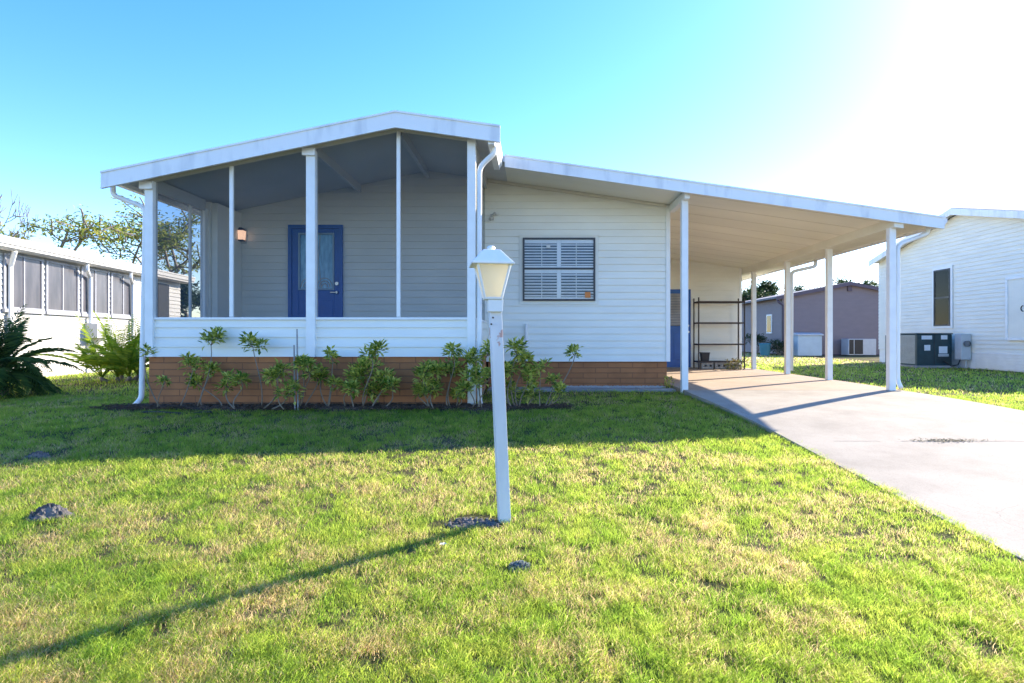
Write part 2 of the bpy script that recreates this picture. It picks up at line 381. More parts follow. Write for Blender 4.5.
# ------------------------------------------------------------------ siding
def clip_top(poly, uz):
    (u0, a), (u1, b) = uz
    def top(u): return a + (b - a) * (u - u0) / (u1 - u0)
    out = []
    for i in range(len(poly)):
        p, q = poly[i - 1], poly[i]; dp, dq = top(p[0]) - p[1], top(q[0]) - q[1]
        if (dp >= 0) != (dq >= 0):
            t = dp / (dp - dq); out.append((p[0] + (q[0] - p[0]) * t, p[1] + (q[1] - p[1]) * t))
        if dq >= 0: out.append(q)
    return out
def siding(b, P, U, N, u0, u1, z0, top, exp=.105, openings=(), depth=.019, back=True):
    """lapped boards on a wall; top = polyline of (u, z)"""
    P, U, N = Vector(P), Vector(U), Vector(N)
    zmax = max(z for _, z in top)
    br = sorted(set([z0 + i * exp for i in range(int((zmax - z0) / exp) + 2)] + [z for o in openings for z in o[2:4] if z > z0]))
    for za, zb in zip(br, br[1:]):
        if zb - za < 1e-5: continue
        row = math.floor((za - z0) / exp + 1e-6); zr = z0 + row * exp
        oa = depth * (1 - (za - zr) / exp); ob = depth * (1 - (zb - zr) / exp)
        segs = [(u0, u1)]
        for o in openings:
            if o[2] <= za + 1e-6 and o[3] >= zb - 1e-6:
                segs = [s for a, c in segs for s in ((a, min(c, o[0])), (max(a, o[1]), c)) if s[1] - s[0] > 1e-5]
        for a, c in segs:
            for (ta, tb) in zip(top, top[1:]):
                x0, x1 = max(a, ta[0]), min(c, tb[0])
                if x1 - x0 < 1e-5: continue
                poly = clip_top([(x0, za), (x1, za), (x1, zb), (x0, zb)], (ta, tb))
                if len(poly) >= 3:
                    pts = []
                    for u, z in poly:
                        off = oa + (ob - oa) * (z - za) / (zb - za)
                        pts.append(P + U * u + N * off + Vector((0, 0, z)))
                    b.poly(pts)
                    if abs(za - zr) < 1e-6:
                        t0 = [u for u, z in poly if abs(z - za) < 1e-6]
                        if len(t0) >= 2:
                            l, h = min(t0), max(t0)
                            b.poly([P + U * l + Vector((0, 0, za)), P + U * h + Vector((0, 0, za)), P + U * h + N * depth + Vector((0, 0, za)), P + U * l + N * depth + Vector((0, 0, za))])
    if back:
        pl = [(u0, z0)] + [(u1, z0)] + [(u, z) for u, z in reversed(top) if u0 <= u <= u1]
        pts = [P + U * u - N * .004 + Vector((0, 0, z)) for u, z in pl]
        b.prism(pts, -N * .10)
    return b

# ------------------------------------------------------------------ main house
RIDX, RIDZ = -1.80, 3.79; LX, LZ = -5.62, 3.00; RXe, RZe = 6.17, 2.665
def ztop(x):
    return RIDZ + (LZ - RIDZ) * (x - RIDX) / (LX - RIDX) if x < RIDX else RIDZ + (RZe - RIDZ) * (x - RIDX) / (RXe - RIDX)
YF, YP, YW, YC, YB = 7.78, 8.0, 10.2, 9.02, 15.7     # porch fascia, porch front, wall, carport fascia, carport back wall
XL, XPR, XR, XPO = -5.16, -.83, 2.28, 5.53
H = thing('mobile_home', 'white sided single storey house with screened corner porch, brick skirt and attached open carport', 'house', (0, 10, 0))
T = .09
ZB = .46
# walls
b = MB()
siding(b, (0, YW, 0), (1, 0, 0), (0, -1, 0), XPR - .02, XR, ZB, [(XPR - .02, ztop(XPR) - T), (XR, ztop(XR) - T)], .118)
b.build('front_wall', M['siding'], H)
b = MB()
siding(b, (0, YW, 0), (1, 0, 0), (0, -1, 0), XL, XPR - .02, .61, [(XL, ztop(XL) - T), (RIDX, RIDZ - T), (XPR - .02, ztop(XPR) - T)], .118)
siding(b, (XL + .002, 0, 0), (0, 1, 0), (-1, 0, 0), 9.36, 22, .61, [(9.36, ztop(XL) - T - .02), (22, ztop(XL) - T - .02)], .118)
b.box(XL + .11, XL + .2, 9.40, YW - .02, .61, ztop(XL) - T - .03)
b.build('porch_wall', M['siding'], H)
b = MB()
siding(b, (XR, 0, 0), (0, 1, 0), (1, 0, 0), YW, YB, ZB, [(YW, ztop(XR) - T - .01), (YB, ztop(XR) - T - .01)], .118)
siding(b, (0, YB, 0), (1, 0, 0), (0, -1, 0), XR + .01, 5.40, .09, [(XR + .01, ztop(XR) - T), (5.40, ztop(5.40) - T)], .118, depth=.03)
siding(b, (5.40, 0, 0), (0, 1, 0), (1, 0, 0), YB + .01, 22, .09, [(YB + .01, ztop(5.4) - T - .02), (22, ztop(5.4) - T - .02)], .118)
b.prism_y([(XL, 0), (5.4, 0), (5.4, ztop(5.4) - T - .02), (RIDX, RIDZ - T - .02), (XL, ztop(XL) - T - .02)], 22.0, 22.1)
b.build('carport_wall', M['siding'], H)
MB().box(XR - .04, XR + .03, YW - .032, YW + .06, ZB, ztop(XR) - T - .004).build('corner_trim', M['trim'], H, bevel=.003)
MB().box(5.36, 5.43, YB - .032, YB + .06, .09, ztop(5.43) - T - .004).build('corner_trim', M['trim'], H, bevel=.003)
# soffit vent moulding under the eave of the window wall
b = MB(); b.prism_y([(XPR + .05, ztop(XPR + .05) - T - .055), (XR - .04, ztop(XR - .04) - T - .055), (XR - .04, ztop(XR - .04) - T - .004), (XPR + .05, ztop(XPR + .05) - T - .004)], YW - .05, YW - .022)
b.build('wall_moulding', M['cream'], H)
# skirt
b = MB()
b.box(XPR + .05, XR - .02, YW + .012, YW + .1, -.15, ZB - .002)
b.box(XR - .10, XR - .02, YW + .102, YB, -.15, ZB - .002)
b.box(XL + .02, XPR + .02, YP + .012, YP + .12, -.15, .608)
b.box(XPR - .07, XPR + .02, YP + .122, YW, -.15, .608)
b.box(XL + .02, XL + .12, YP + .122, 22, -.15, .608)
b.build('brick_skirt', M['brick'], H)
# roof and ceilings
def sloped(b, xa, xb, y0, y1, t, dz=0):
    b.prism_y([(xa, ztop(xa) + dz), (xb, ztop(xb) + dz), (xb, ztop(xb) + dz - t), (xa, ztop(xa) + dz - t)], y0, y1)
b = MB(); sloped(b, LX + .02, RIDX, YF + .03, 22.3, T); sloped(b, RIDX, -.47, YF + .03, YC + .001, T); sloped(b, RIDX, XR + .06, YC + .001, 22.3, T)
b.build('roof', M['roof'], H)
b = MB(); sloped(b, XR + .06, RXe - .02, YC + .03, 22.3, T); sloped(b, -.45, XR + .058, YC + .03, YW - .06, .004, -T - .001)
b.build('carport_ceiling', M['ceiling'], H)
b = MB()
for yy in [YC + .35 + .61 * i for i in range(11)]:
    if yy < YB: sloped(b, XR + .08, XPO - .1, yy, yy + .012, .004, -T - .0005)
b.build('ceiling_seam', M['cream'], H)
# fascia with drip edge
def fas(b, xa, xb, y, h, th=.03):
    sloped(b, xa, xb, y, y + th, h); sloped(b, xa, xb, y - .012, y + th + .03, .025, .022); sloped(b, xa, xb, y - .007, y - .0005, .012, -h + .012)
b = MB(); fas(b, LX, RIDX, YF, .20); fas(b, RIDX, -.44, YF, .20)
b.build('porch_fascia', M['fascia'], H)
b = MB(); fas(b, -.44, RXe, YC, .165)
b.build('carport_fascia', M['fascia'], H)
# gutters along the eaves
def gutter(x, z, y0, y1, s):
    return MB().prism_y([(x, z), (x + s * .12, z), (x + s * .12, z - .05), (x + s * .09, z - .085), (x + s * .085, z - .115), (x, z - .115)], y0, y1)
gutter(LX + .14, LZ + .0, YF + .035, 22.3, -1).build('gutter', M['fascia'], H)
gutter(-.60, ztop(-.45) - .10, YF + .035, YC - .02, 1).build('gutter', M['fascia'], H)
gutter(RXe - .05, RZe + .0, YC + .035, 22.3, 1).build('gutter', M['fascia'], H)
# downspouts
def spout(pts, parent, mat='fascia', r=.04, name='downspout'):
    pts = [Vector(p) for p in pts]; out = [pts[0]]
    for i in range(1, len(pts) - 1):
        a, c, d = pts[i - 1], pts[i], pts[i + 1]; k = min(.09, (a - c).length * .45, (d - c).length * .45)
        p, q = c + (a - c).normalized() * k, c + (d - c).normalized() * k
        for t in (0, .25, .5, .75, 1): out.append(p * (1 - t) ** 2 + c * 2 * t * (1 - t) + q * t * t)
    out.append(pts[-1])
    return MB().tube(out, r * 1.2, 8, flat=.8).build(name, M[mat], parent, smooth=True)
spout([(-5.60, YF + .2, LZ - .11), (-5.60, YF + .2, LZ - .24), (XL - .03, YP + .02, LZ - .40), (XL - .06, YP - .02, .06), (XL - .10, YP - .1, -.03)], H, r=.033)
spout([(-.52, YP - .03, ztop(-.4) - .13), (-.52, YP - .03, ztop(-.4) - .27), (-.725, YP - .02, ztop(-.4) - .46), (-.725, YP - .02, .06), (-.70, YP - .12, -.03)], H, r=.036)
spout([(6.05, 9.22, RZe - .1), (6.05, 9.22, RZe - .2), (5.575, 9.2, RZe - .38), (5.575, 9.2, .2), (5.58, 9.12, .1)], H, r=.034)
spout([(6.15, 13.1, RZe - .1), (6.15, 13.1, RZe - .24), (5.62, 13.1, RZe - .36), (5.62, 13.1, .15)], H, r=.04)
# porch posts, beams, knee wall, screens
def post(x, y, z0, z1, wdt=.115, name='porch_post', d=None, mat='trim'):
    d = d or wdt; b = MB(); b.box(x - wdt / 2, x + wdt / 2, y - d / 2, y + d / 2, z0, z1)
    return b.build(name, M[mat], H, bevel=.006)
PZ = {}
post(XL + .055, YP, .608, ztop(XL + .05) - .16, .11)
post(-2.96, YP, .608, ztop(-2.96) - .20, .12)
post(XPR, YP, .608, ztop(XPR) - .16, .11)
MB().box(XPR - .055, XPR + .055, YP - .02, YP + .008, -.15, .606).build('porch_post', M['trim'], H, bevel=.004)
post(XL + .03, 9.33, .608, ztop(XL) - .22, .08)
post(XL + .03, 8.95, 1.14, ztop(XL) - .22, .035, 'mullion')
post(XPR, 9.2, 1.14, ztop(XPR) - .22, .035, 'mullion')
post(-4.03, YP, 1.14, ztop(-4.03) - .18, .05, 'mullion', .04)
post(-1.805, YP, 1.14, RIDZ - .18, .05, 'mullion', .04)
# bracket caps on the post heads
for x in (XL + .055, -2.96): MB().box(x - .10, x + .07, YP - .10, YP - .062, ztop(x - .05) - .27, ztop(x - .05) - .17).build('post_bracket', M['trim'], H, bevel=.005)
b = MB()
sloped(b, XL, RIDX, YP - .03, YP + .03, .085, -T - .003); sloped(b, RIDX, XPR + .05, YP - .03, YP + .03, .085, -T - .003)
b.build('porch_beam', M['cream'], H)
b = MB()
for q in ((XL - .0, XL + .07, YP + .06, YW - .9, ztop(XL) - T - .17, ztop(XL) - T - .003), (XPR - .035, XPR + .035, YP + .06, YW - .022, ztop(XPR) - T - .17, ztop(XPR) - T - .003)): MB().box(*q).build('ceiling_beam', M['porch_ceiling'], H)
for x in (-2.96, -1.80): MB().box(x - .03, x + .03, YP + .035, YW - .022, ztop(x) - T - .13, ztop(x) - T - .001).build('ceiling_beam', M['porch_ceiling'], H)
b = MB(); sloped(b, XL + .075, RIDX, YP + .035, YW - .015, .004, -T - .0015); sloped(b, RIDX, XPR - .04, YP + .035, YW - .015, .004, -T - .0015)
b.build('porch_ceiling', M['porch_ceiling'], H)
b = MB()
siding(b, (0, YP, 0), (1, 0, 0), (0, -1, 0), XL + .11, -3.02, .61, [(XL, 1.10), (0, 1.10)], .13, depth=.016)
siding(b, (0, YP, 0), (1, 0, 0), (0, -1, 0), -2.90, XPR - .055, .61, [(-3, 1.10), (0, 1.10)], .13, depth=.016)
siding(b, (XL + .01, 0, 0), (0, 1, 0), (-1, 0, 0), YP + .06, 9.29, .61, [(YP, 1.10), (10, 1.10)], .13, depth=.016)
siding(b, (XPR + .04, 0, 0), (0, 1, 0), (1, 0, 0), YP + .06, YW - .02, .61, [(YP, 1.10), (YW, 1.10)], .13, depth=.016)
b.build('knee_wall', M['siding'], H)
b = MB(); b.box(XL + .11, -3.02, YP - .03, YP + .04, 1.102, 1.135); b.box(-2.90, XPR - .055, YP - .03, YP + .04, 1.102, 1.135)
b.box(XL - .01, XL + .08, YP + .06, 9.29, 1.102, 1.135); b.box(XPR - .03, XPR + .055, YP + .06, YW - .02, 1.102, 1.135)
b.build('sill', M['trim'], H, bevel=.004)
MB().box(XL + .12, XPR - .08, YP + .13, YW - .02, .5, .66).build('porch_floor', M['kerb'], H)
def screen(x0, x1, nm='screen_panel'):
    b = MB(); xs = [x0] + ([RIDX] if x0 < RIDX < x1 else []) + [x1]
    b.poly([(x0, YP + .012, 1.136), (x1, YP + .012, 1.136)] + [(x, YP + .012, ztop(x) - .17) for x in reversed(xs)])
    return b.build(nm, M['screen'], H)
screen(XL + .11, -4.055); screen(-4.005, -3.02); screen(-2.90, -1.83); screen(-1.78, XPR - .055)
def sscreen(x, y0, y1): return MB().poly([(x, y0, 1.136), (x, y1, 1.136), (x, y1, ztop(x) - .25), (x, y0, ztop(x) - .25)])
for x, y0, y1 in ((XL + .03, YP + .06, 8.93), (XL + .03, 8.97, 9.29), (XPR + .0, YP + .06, 9.18), (XPR, 9.22, YW - .02)):
    bb = MB(); bb.poly([(x, y0, 1.136), (x, y1, 1.136), (x, y1, ztop(x) - .25), (x, y0, ztop(x) - .25)]); bb.build('screen_panel', M['screen'], H)
# carport posts and beam
for x, y in ((5.475, 9.2), (XPO, 11.25), (XPO, 13.1), (XPO, 15.1)):
    post(x, y, -.02, ztop(x) - T - .13, .10, 'carport_post')
post(2.33, 9.3, -.06, ztop(2.33) - T - .12, .10, 'carport_post')
bb = MB(); sloped(bb, XPO - .09, XPO + .05, YC + .035, 22, .14, -T - .001); bb.build('carport_beam', M['ceiling'], H)
MB().box(2.29, 2.37, YC + .1, YW - .05, ztop(2.37) - T - .13, ztop(2.37) - T - .007).build('carport_beam', M['trim'], H)
# front door
b = MB(); x0, x1, zf, zt = -4.16, -3.24, .66, 2.775
fr = MB(); fr.box(x0, x0 + .06, YW - .06, YW - .014, zf, zt); fr.box(x1 - .06, x1, YW - .06, YW - .014, zf, zt); fr.box(x0 + .06, x1 - .06, YW - .06, YW - .014, zt - .06, zt)
D = MB(); gx0, gx1, gz0, gz1 = -3.99, -3.38, 1.67, 2.64
D.box(x0 + .063, gx0, YW - .042, YW - .014, zf, zt - .063); D.box(gx1, x1 - .063, YW - .042, YW - .014, zf, zt - .063)
D.box(gx0, gx1, YW - .042, YW - .014, gz1, zt - .063); D.box(gx0, gx1, YW - .042, YW - .014, zf, gz0)
D.box(gx0 + .02, -3.71, YW - .052, YW - .043, .80, 1.50); D.box(-3.66, gx1 - .02, YW - .052, YW - .043, .80, 1.50)
dd = D.build('front_door', M['blue'], H, bevel=.004)
fr.build('door_frame', M['blue'], dd)
b = MB(); b.box(gx0, gx0 + .03, YW - .056, YW - .02, gz0, gz1); b.box(gx1 - .03, gx1, YW - .056, YW - .02, gz0, gz1)
b.box(gx0 + .03, gx1 - .03, YW - .056, YW - .02, gz1 - .03, gz1); b.box(gx0 + .03, gx1 - .03, YW - .056, YW - .02, gz0, gz0 + .03)
b.build('lite_frame', pm('pale_blue_lite_frame', (.30, .42, .52), .4), dd, bevel=.004)
MB().box(gx0 + .03, gx1 - .03, YW - .026, YW - .018, gz0 + .03, gz1 - .03).build('glass_pane', pm('painted_sky_reflection_glass', (.26, .58, .82), .12, .5, 9, c2=(.12, .32, .50), stretch=(3, 1, .7)), dd)  # the pane's blue is the sky reflection painted into its colour
b = MB()
for sx in (-1, 1):
    cx = -3.685 + sx * .135
    for rr in (.13, .09, .05):
        b.tube([(cx + rr * math.cos(a), YW - .03, gz0 + .05 + rr * 1.2 * math.sin(a)) for a in [math.pi * i / 12 for i in range(13)]], .007, 6)
    b.tube([(-3.685 + sx * .06, YW - .03, gz1 - .04), (-3.685 + sx * .03, YW - .03, 2.2), (-3.685 + sx * .08, YW - .03, gz0 + .04)], .005, 5)
b.build('leaded_pattern', pm('pale_came', (.55, .50, .46), .4), dd)
b = MB(); b.tube([(x1 - .092, YW - .043, 1.78), (x1 - .092, YW - .07, 1.78)], .03, 12); b.build('deadbolt', M['metal'], dd, smooth=False)
b = MB(); b.tube([(x1 - .092, YW - .043, 1.63), (x1 - .092, YW - .09, 1.63)], [.03, .02], 12); b.tube([(x1 - .092, YW - .09, 1.63), (x1 - .19, YW - .09, 1.63)], .012, 8); b.build('door_handle', M['metal'], dd)
# porch wall lamp
wl = MB().box(-5.0, -4.87, YW - .04, YW - .014, 2.46, 2.72).build('wall_lamp', M['palewood'], H, bevel=.004)
MB().frustum(-4.935, YW - .095, 2.515, .066, 2.665, .086, 4).build('lamp_glass', M['lamp_glow'], wl)
MB().frustum(-4.935, YW - .095, 2.669, .10, 2.72, .03, 4).build('lamp_cap', M['rust'], wl); MB().box(-4.99, -4.88, YW - .15, YW - .041, 2.495, 2.511).build('lamp_tray', M['rust'], wl)
# window with shutters
x0, x1, z0, z1 = -.19, 1.035, 1.49, 2.555
b = MB(); t = .055; yy0, yy1 = YW - .078, YW - .0205
b.box(x0 - t, x0 - .001, yy1 - .012, yy1, z0 - t, z1 + t); b.box(x1 + .001, x1 + t, yy1 - .012, yy1, z0 - t, z1 + t); b.box(x0, x1, yy1 - .012, yy1, z1 + .001, z1 + t); b.box(x0, x1, yy1 - .012, yy1, z0 - t, z0 - .001)
b.box(x0 - t - .015, x1 + t + .015, yy1 - .03, yy1 - .0125, z1 + t - .02, z1 + t + .012)
W = b.build('window', M['siding'], H)
b = MB(); f = .03; zm = 2.035
b.box(x0, x0 + f, yy0, yy1, z0, z1); b.box(x1 - f, x1, yy0, yy1, z0, z1); b.box(x0 + f, x1 - f, yy0, yy1, z1 - f, z1); b.box(x0 + f, x1 - f, yy0, yy1, z0, z0 + f); b.box(x0 + f, x1 - f, yy0, yy1 - .02, zm - .014, zm + .014)
b.build('window_frame', M['black_frame'], W, bevel=.003)
MB().box(x0 + f, x1 - f, YW - .027, YW - .0215, z0 + f, z1 - f).build('dark_room', M['unlit_room'], W)
b = MB(); xm = (x0 + x1) / 2
for za, zb in ((z0 + f, zm - .016), (zm + .016, z1 - f)):
    ya, yb = YW - .048, YW - .034
    b.box(xm - .035, xm + .035, ya, yb, za, zb); b.box(x0 + f, xm - .037, ya, yb, zb - .065, zb); b.box(xm + .037, x1 - f, ya, yb, zb - .065, zb)
    b.box(x0 + f, xm - .037, ya, yb, za, za + .03); b.box(xm + .037, x1 - f, ya, yb, za, za + .03)
    n = 8
    for i in range(n):
        zc = za + .03 + (zb - .065 - za - .03) * (i + .5) / n
        for a, c in ((x0 + f, xm - .037), (xm + .037, x1 - f)):
            b.prism_x([(YW - .052, zc - .011), (YW - .049, zc - .013), (YW - .037, zc + .008), (YW - .040, zc + .010)], a, c)
    for xc in ((x0 + f + xm) / 2, (x1 - f + xm) / 2): b.box(xc - .006, xc + .006, YW - .058, YW - .053, za + .03, zb - .065)
b.build('shutter', M['blind'], W)
MB().box(x0 + f, x1 - f, YW - .068, YW - .064, z0 + f, z1 - f).build('glass_pane', M['glass'], W)
MB().box(.21, .275, YW - .072, YW - .0685, 2.38, 2.44).build('sticker', M['sticker'], W)
o = MB().box(.86, .955, YW - .072, YW - .0685, 1.54, 1.635).build('sticker', M['orange'], W); o['label'] = 'square orange sticker on the window pane'
# security light and thin conduit on the wall
b = MB(); b.box(-.74, -.68, YW - .05, YW - .013, 2.86, 2.96); b.tube([(-.71, YW - .05, 2.93), (-.66, YW - .1, 2.97), (-.62, YW - .12, 2.93)], .02, 8); b.tube([(-.71, YW - .05, 2.89), (-.74, YW - .1, 2.86)], [.015, .03], 8)
b.build('security_light', M['palewood'], H)
b = MB(); b.tube([(-.13, YW - .04, .47), (-.13, YW - .04, 1.10)], .028, 8); b.box(-.19, -.07, YW - .05, YW - .014, .78, .82); b.build('wall_pipe', M['pvc'], H, smooth=False)
# carport door
x0, x1, zf, zt = 3.18, 4.09, .10, 2.13
D = MB(); ya = YB - .045; lx0, lx1, lz0, lz1 = 3.36, 3.87, 1.17, 2.02
D.box(x0, lx0, ya, YB - .0145, zf, zt); D.box(lx1, x1, ya, YB - .0145, zf, zt); D.box(lx0, lx1, ya, YB - .0145, lz1, zt); D.box(lx0, lx1, ya, YB - .0145, zf, lz0)
D.box(3.40, 3.60, ya - .01, ya - .001, .3, 1.0); D.box(3.65, 3.85, ya - .01, ya - .001, .3, 1.0)
dd = D.build('carport_door', M['blue'], H, bevel=.004)
b = MB(); b.box(lx0, lx1, YB - .032, YB - .0215, lz0, lz1); b.build('dark_room', M['unlit_room'], dd)
b = MB()
for i in range(20): z = lz0 + .02 + i * .042; b.prism_x([(YB - .044, z), (YB - .041, z - .002), (YB - .033, z + .028), (YB - .036, z + .03)], lx0, lx1)
b.build('shutter', M['win_grey'], dd)
MB().tube([(4.01, ya - .05, 1.18), (4.01, ya - .001, 1.18)], .03, 10).build('deadbolt', M['metal'], dd)
MB().tube([(4.01, ya - .07, 1.02), (4.01, ya - .001, 1.02)], .03, 10).build('door_handle', M['metal'], dd)
MB().box(x0 - .05, x1 + .04, YB - .2, YB - .0145, .075, .098).build('door_step', M['kerb'], H)

# ------------------------------------------------------------------ shelving rack in the carport
rk = thing('shelving_rack', 'empty dark metal shelving rack against the white wall at the back of the carport', 'shelving rack', (4.8, 15.3, .08))
b0 = [(4.13, 15.05), (4.13, 15.5), (5.28, 15.05), (5.28, 15.5)]
for x, y in b0:
    MB().box(x - .014, x + .014, y - .014, y + .014, .08, 1.88).build('upright', M['rust'], rk)
for z in (.26, .70, 1.24, 1.77):
    b = MB(); b.box(4.13, 5.28, 15.032, 15.05, z - .016, z + .016); b.box(4.13, 5.28, 15.5, 15.518, z - .016, z + .016)
    for x in (4.13, 5.262): b.box(x, x + .018, 15.052, 15.498, z - .02, z + .02)
    for i in range(6): b.box(4.16, 5.25, 15.09 + i * .07, 15.096 + i * .07, z - .004, z + .004)
    b.build('shelf', M['rust'], rk)
pt = thing('plant_pot', 'black square plastic pot on the lowest shelf of the rack', 'plant pot', (4.32, 15.2, .265))
MB().frustum(4.34, 15.25, .283, .12, .47, .14, 4).build('pot_body', M['black'], pt); MB().frustum(4.34, 15.25, .471, .15, .495, .15, 4).build('rim', M['black'], pt)
for i, (x, nm) in enumerate(((4.38, 'concrete block under the left half of the rack beside the blue door'), (4.72, 'middle concrete block on the slab below the rack shelf'), (5.03, 'concrete block under the right half of the rack near the dry weeds'))):
    b = MB(); b.box(x - .15, x + .15, 15.15, 15.34, .083, .135); b.box(x - .15, x + .15, 15.15, 15.34, .185, .23)
    for q in (-.15, -.02, .11): b.box(x + q, x + q + .04, 15.151, 15.339, .136, .184)
    tag(b.build('concrete_block', M['conc_block'], bevel=.004), nm, 'concrete block', 'concrete blocks under the rack')

# ------------------------------------------------------------------ lamp post on the lawn
LP = (-.19, 3.84, zg(3.84))
lp = thing('lamp_post', 'leaning white square post with a frosted lantern on the front lawn', 'lamp post', LP)
def lpx(z): return -.19 - .072 * (z - LP[2]) / 1.8
def lpy(z): return 3.84 - .12 * (z - LP[2]) / 1.8
b = MB(); r = .052; za, zb = LP[2] - .2, 1.03
n0 = len(b.v)
for z in (za, zb):
    for k in range(4):
        a = R(14) + math.pi / 2 * k + math.pi / 4; b.v.append((lpx(z) + r * math.cos(a), lpy(z) + r * math.sin(a), z))
for k in range(4): q = (k + 1) % 4; b.f.append((k, q, 4 + q, 4 + k))
b.f += [(3, 2, 1, 0), (4, 5, 6, 7)]
def post_mat():
    m = pm('white_painted_post', (.76, .77, .78), .45, .15, 8, bump=.1, stretch=(1, 1, .2)); nt = m.node_tree; N = nt.nodes; L = nt.links
    tc = N.new('ShaderNodeTexCoord'); nz = N.new('ShaderNodeTexNoise'); nz.inputs['Scale'].default_value = 16; nz.inputs['Detail'].default_value = 4
    L.new(tc.outputs['Object'], nz.inputs[0]); sp = N.new('ShaderNodeSeparateXYZ'); L.new(tc.outputs['Object'], sp.inputs[0])
    # peeled patch, between 1.1 and 1.3 m up the post
    mr = N.new('ShaderNodeMapRange'); mr.interpolation_type = 'SMOOTHSTEP'; mr.inputs[1].default_value = 1.02; mr.inputs[2].default_value = 1.17
    m2 = N.new('ShaderNodeMapRange'); m2.interpolation_type = 'SMOOTHSTEP'; m2.inputs[1].default_value = 1.33; m2.inputs[2].default_value = 1.22
    L.new(sp.outputs[2], mr.inputs[0]); L.new(sp.outputs[2], m2.inputs[0]); mu = N.new('ShaderNodeMath'); mu.operation = 'MULTIPLY'; L.new(mr.outputs[0], mu.inputs[0]); L.new(m2.outputs[0], mu.inputs[1])
    mm = N.new('ShaderNodeMath'); mm.operation = 'MULTIPLY'; L.new(mu.outputs[0], mm.inputs[0]); L.new(nz.outputs[0], mm.inputs[1])
    cr = N.new('ShaderNodeMapRange'); cr.inputs[1].default_value = .53; cr.inputs[2].default_value = .58; L.new(mm.outputs[0], cr.inputs[0])
    mx = N.new('ShaderNodeMix'); mx.data_type = 'RGBA'; p = N['Principled BSDF']; src = p.inputs['Base Color'].links[0].from_socket
    L.new(cr.outputs[0], mx.inputs[0]); L.new(src, mx.inputs[6]); mx.inputs[7].default_value = (.55, .33, .28, 1); L.new(mx.outputs[2], p.inputs['Base Color']); return m
pb = b.build('post', post_mat(), lp, bevel=.004)
hx = lpx(1.2) - .008; hy = 3.73; rot = R(10); S2 = math.sqrt(2)
def fz(py): return ZZ(py, 3.73)
b = MB(); b.frustum(lpx(1.02), hy, fz(312), .047 * S2 * .92, fz(300), .052 * S2 * .9, 4, rot); b.frustum(hx + .002, hy, fz(300) + .001, .062 * S2 * .9, fz(297.5), .066 * S2 * .9, 4, rot)
b.build('collar', M['trim'], lp, bevel=.003)
zb_, zt_ = fz(297.4), fz(265); rb, rt = .052 * S2, .098 * S2
hd = MB().frustum(hx, hy, zb_, rb, zt_, rt, 4, rot, caps=False).build('lantern_glass', M['frosted'], lp)
b = MB()
for k in range(4):
    a = rot + math.pi / 2 * k + math.pi / 4
    b.tube([(hx + rb * math.cos(a) * 1.02, hy + rb * math.sin(a) * 1.02, zb_), (hx + rt * math.cos(a) * 1.02, hy + rt * math.sin(a) * 1.02, zt_)], .008, 6)
b.build('lantern_frame', M['trim'], lp)
b = MB(); hx2 = hx - .008
b.frustum(hx2, hy, zt_ - .006, .128 * S2, zt_ + .006, .130 * S2, 4, rot); b.frustum(hx2, hy, zt_ + .007, .124 * S2, fz(250.5), .052 * S2, 4, rot); b.frustum(hx2, hy, fz(250.5) + .001, .02, fz(248.5), .026, 12); b.frustum(hx2, hy, fz(248.5) + .0005, .03, fz(246), .018, 12)
b.build('lantern_roof', M['fascia'], lp, bevel=.003)
MB().tube([(lpx(.98) - .01, hy - .035, .985), (lpx(.98) - .01, hy - .056, .985)], .006, 6).build('screw', M['rust'], lp)
MB().tube([(lpx(.95) - .022, hy - .03, .945), (lpx(.95) - .022, hy - .054, .945)], .006, 6).build('screw', M['rust'], lp)

# ------------------------------------------------------------------ left neighbour
NA = R(6.1)
NL = thing('neighbour_house', 'long white neighbouring house with a row of dark screened windows, left of the porch', 'house', (-10.8, 13.8, 0), NA, local=True)
def ny(px):    # local y along that wall for a pixel column
    r_ = (px - PX0) / F; Y = 9.323 / (-r_ - .107); return (Y - 13.8) / math.cos(NA)
yN, yF = -6.0, ny(180)
b = MB(); siding(b, (0, 0, 0), (0, 1, 0), (1, 0, 0), yN, yF, .0, [(yN, 2.72), (yF, 2.72)], .12)
siding(b, (0, yN, 0), (-1, 0, 0), (0, -1, 0), .1, 7, 0, [(0, 2.72), (3.5, 3.3), (7, 2.72)], .12)
b.box(-7, -6.9, yN + .1, yF, 0, 2.72); b.prism_y([(-7, 0), (0, 0), (0, 2.72), (-3.5, 3.3), (-7, 2.72)], yF - .1, yF - .004)
b.build('wall', M['siding_n'], NL)
b = MB()
b.prism_y([(.30, 2.76), (-3.5, 3.42), (-3.5, 3.32), (.30, 2.66)], yN - .3, yF + .3); b.prism_y([(-3.5, 3.42), (-7.3, 2.76), (-7.3, 2.66), (-3.5, 3.32)], yN - .3, yF + .3)
b.build('roof', M['roof'], NL)
b = MB(); b.box(.302, .33, yN - .3, yF + .3, 2.70, 2.83); b.box(.331, .345, yN - .3, yF + .3, 2.80, 2.84)
b.build('fascia', M['siding_n'], NL)
MB().prism_y([(.305, 2.698), (.10, 2.698), (.10, 2.60), (.24, 2.60), (.305, 2.64)], yN, yF).build('gutter', M['palewood'], NL)
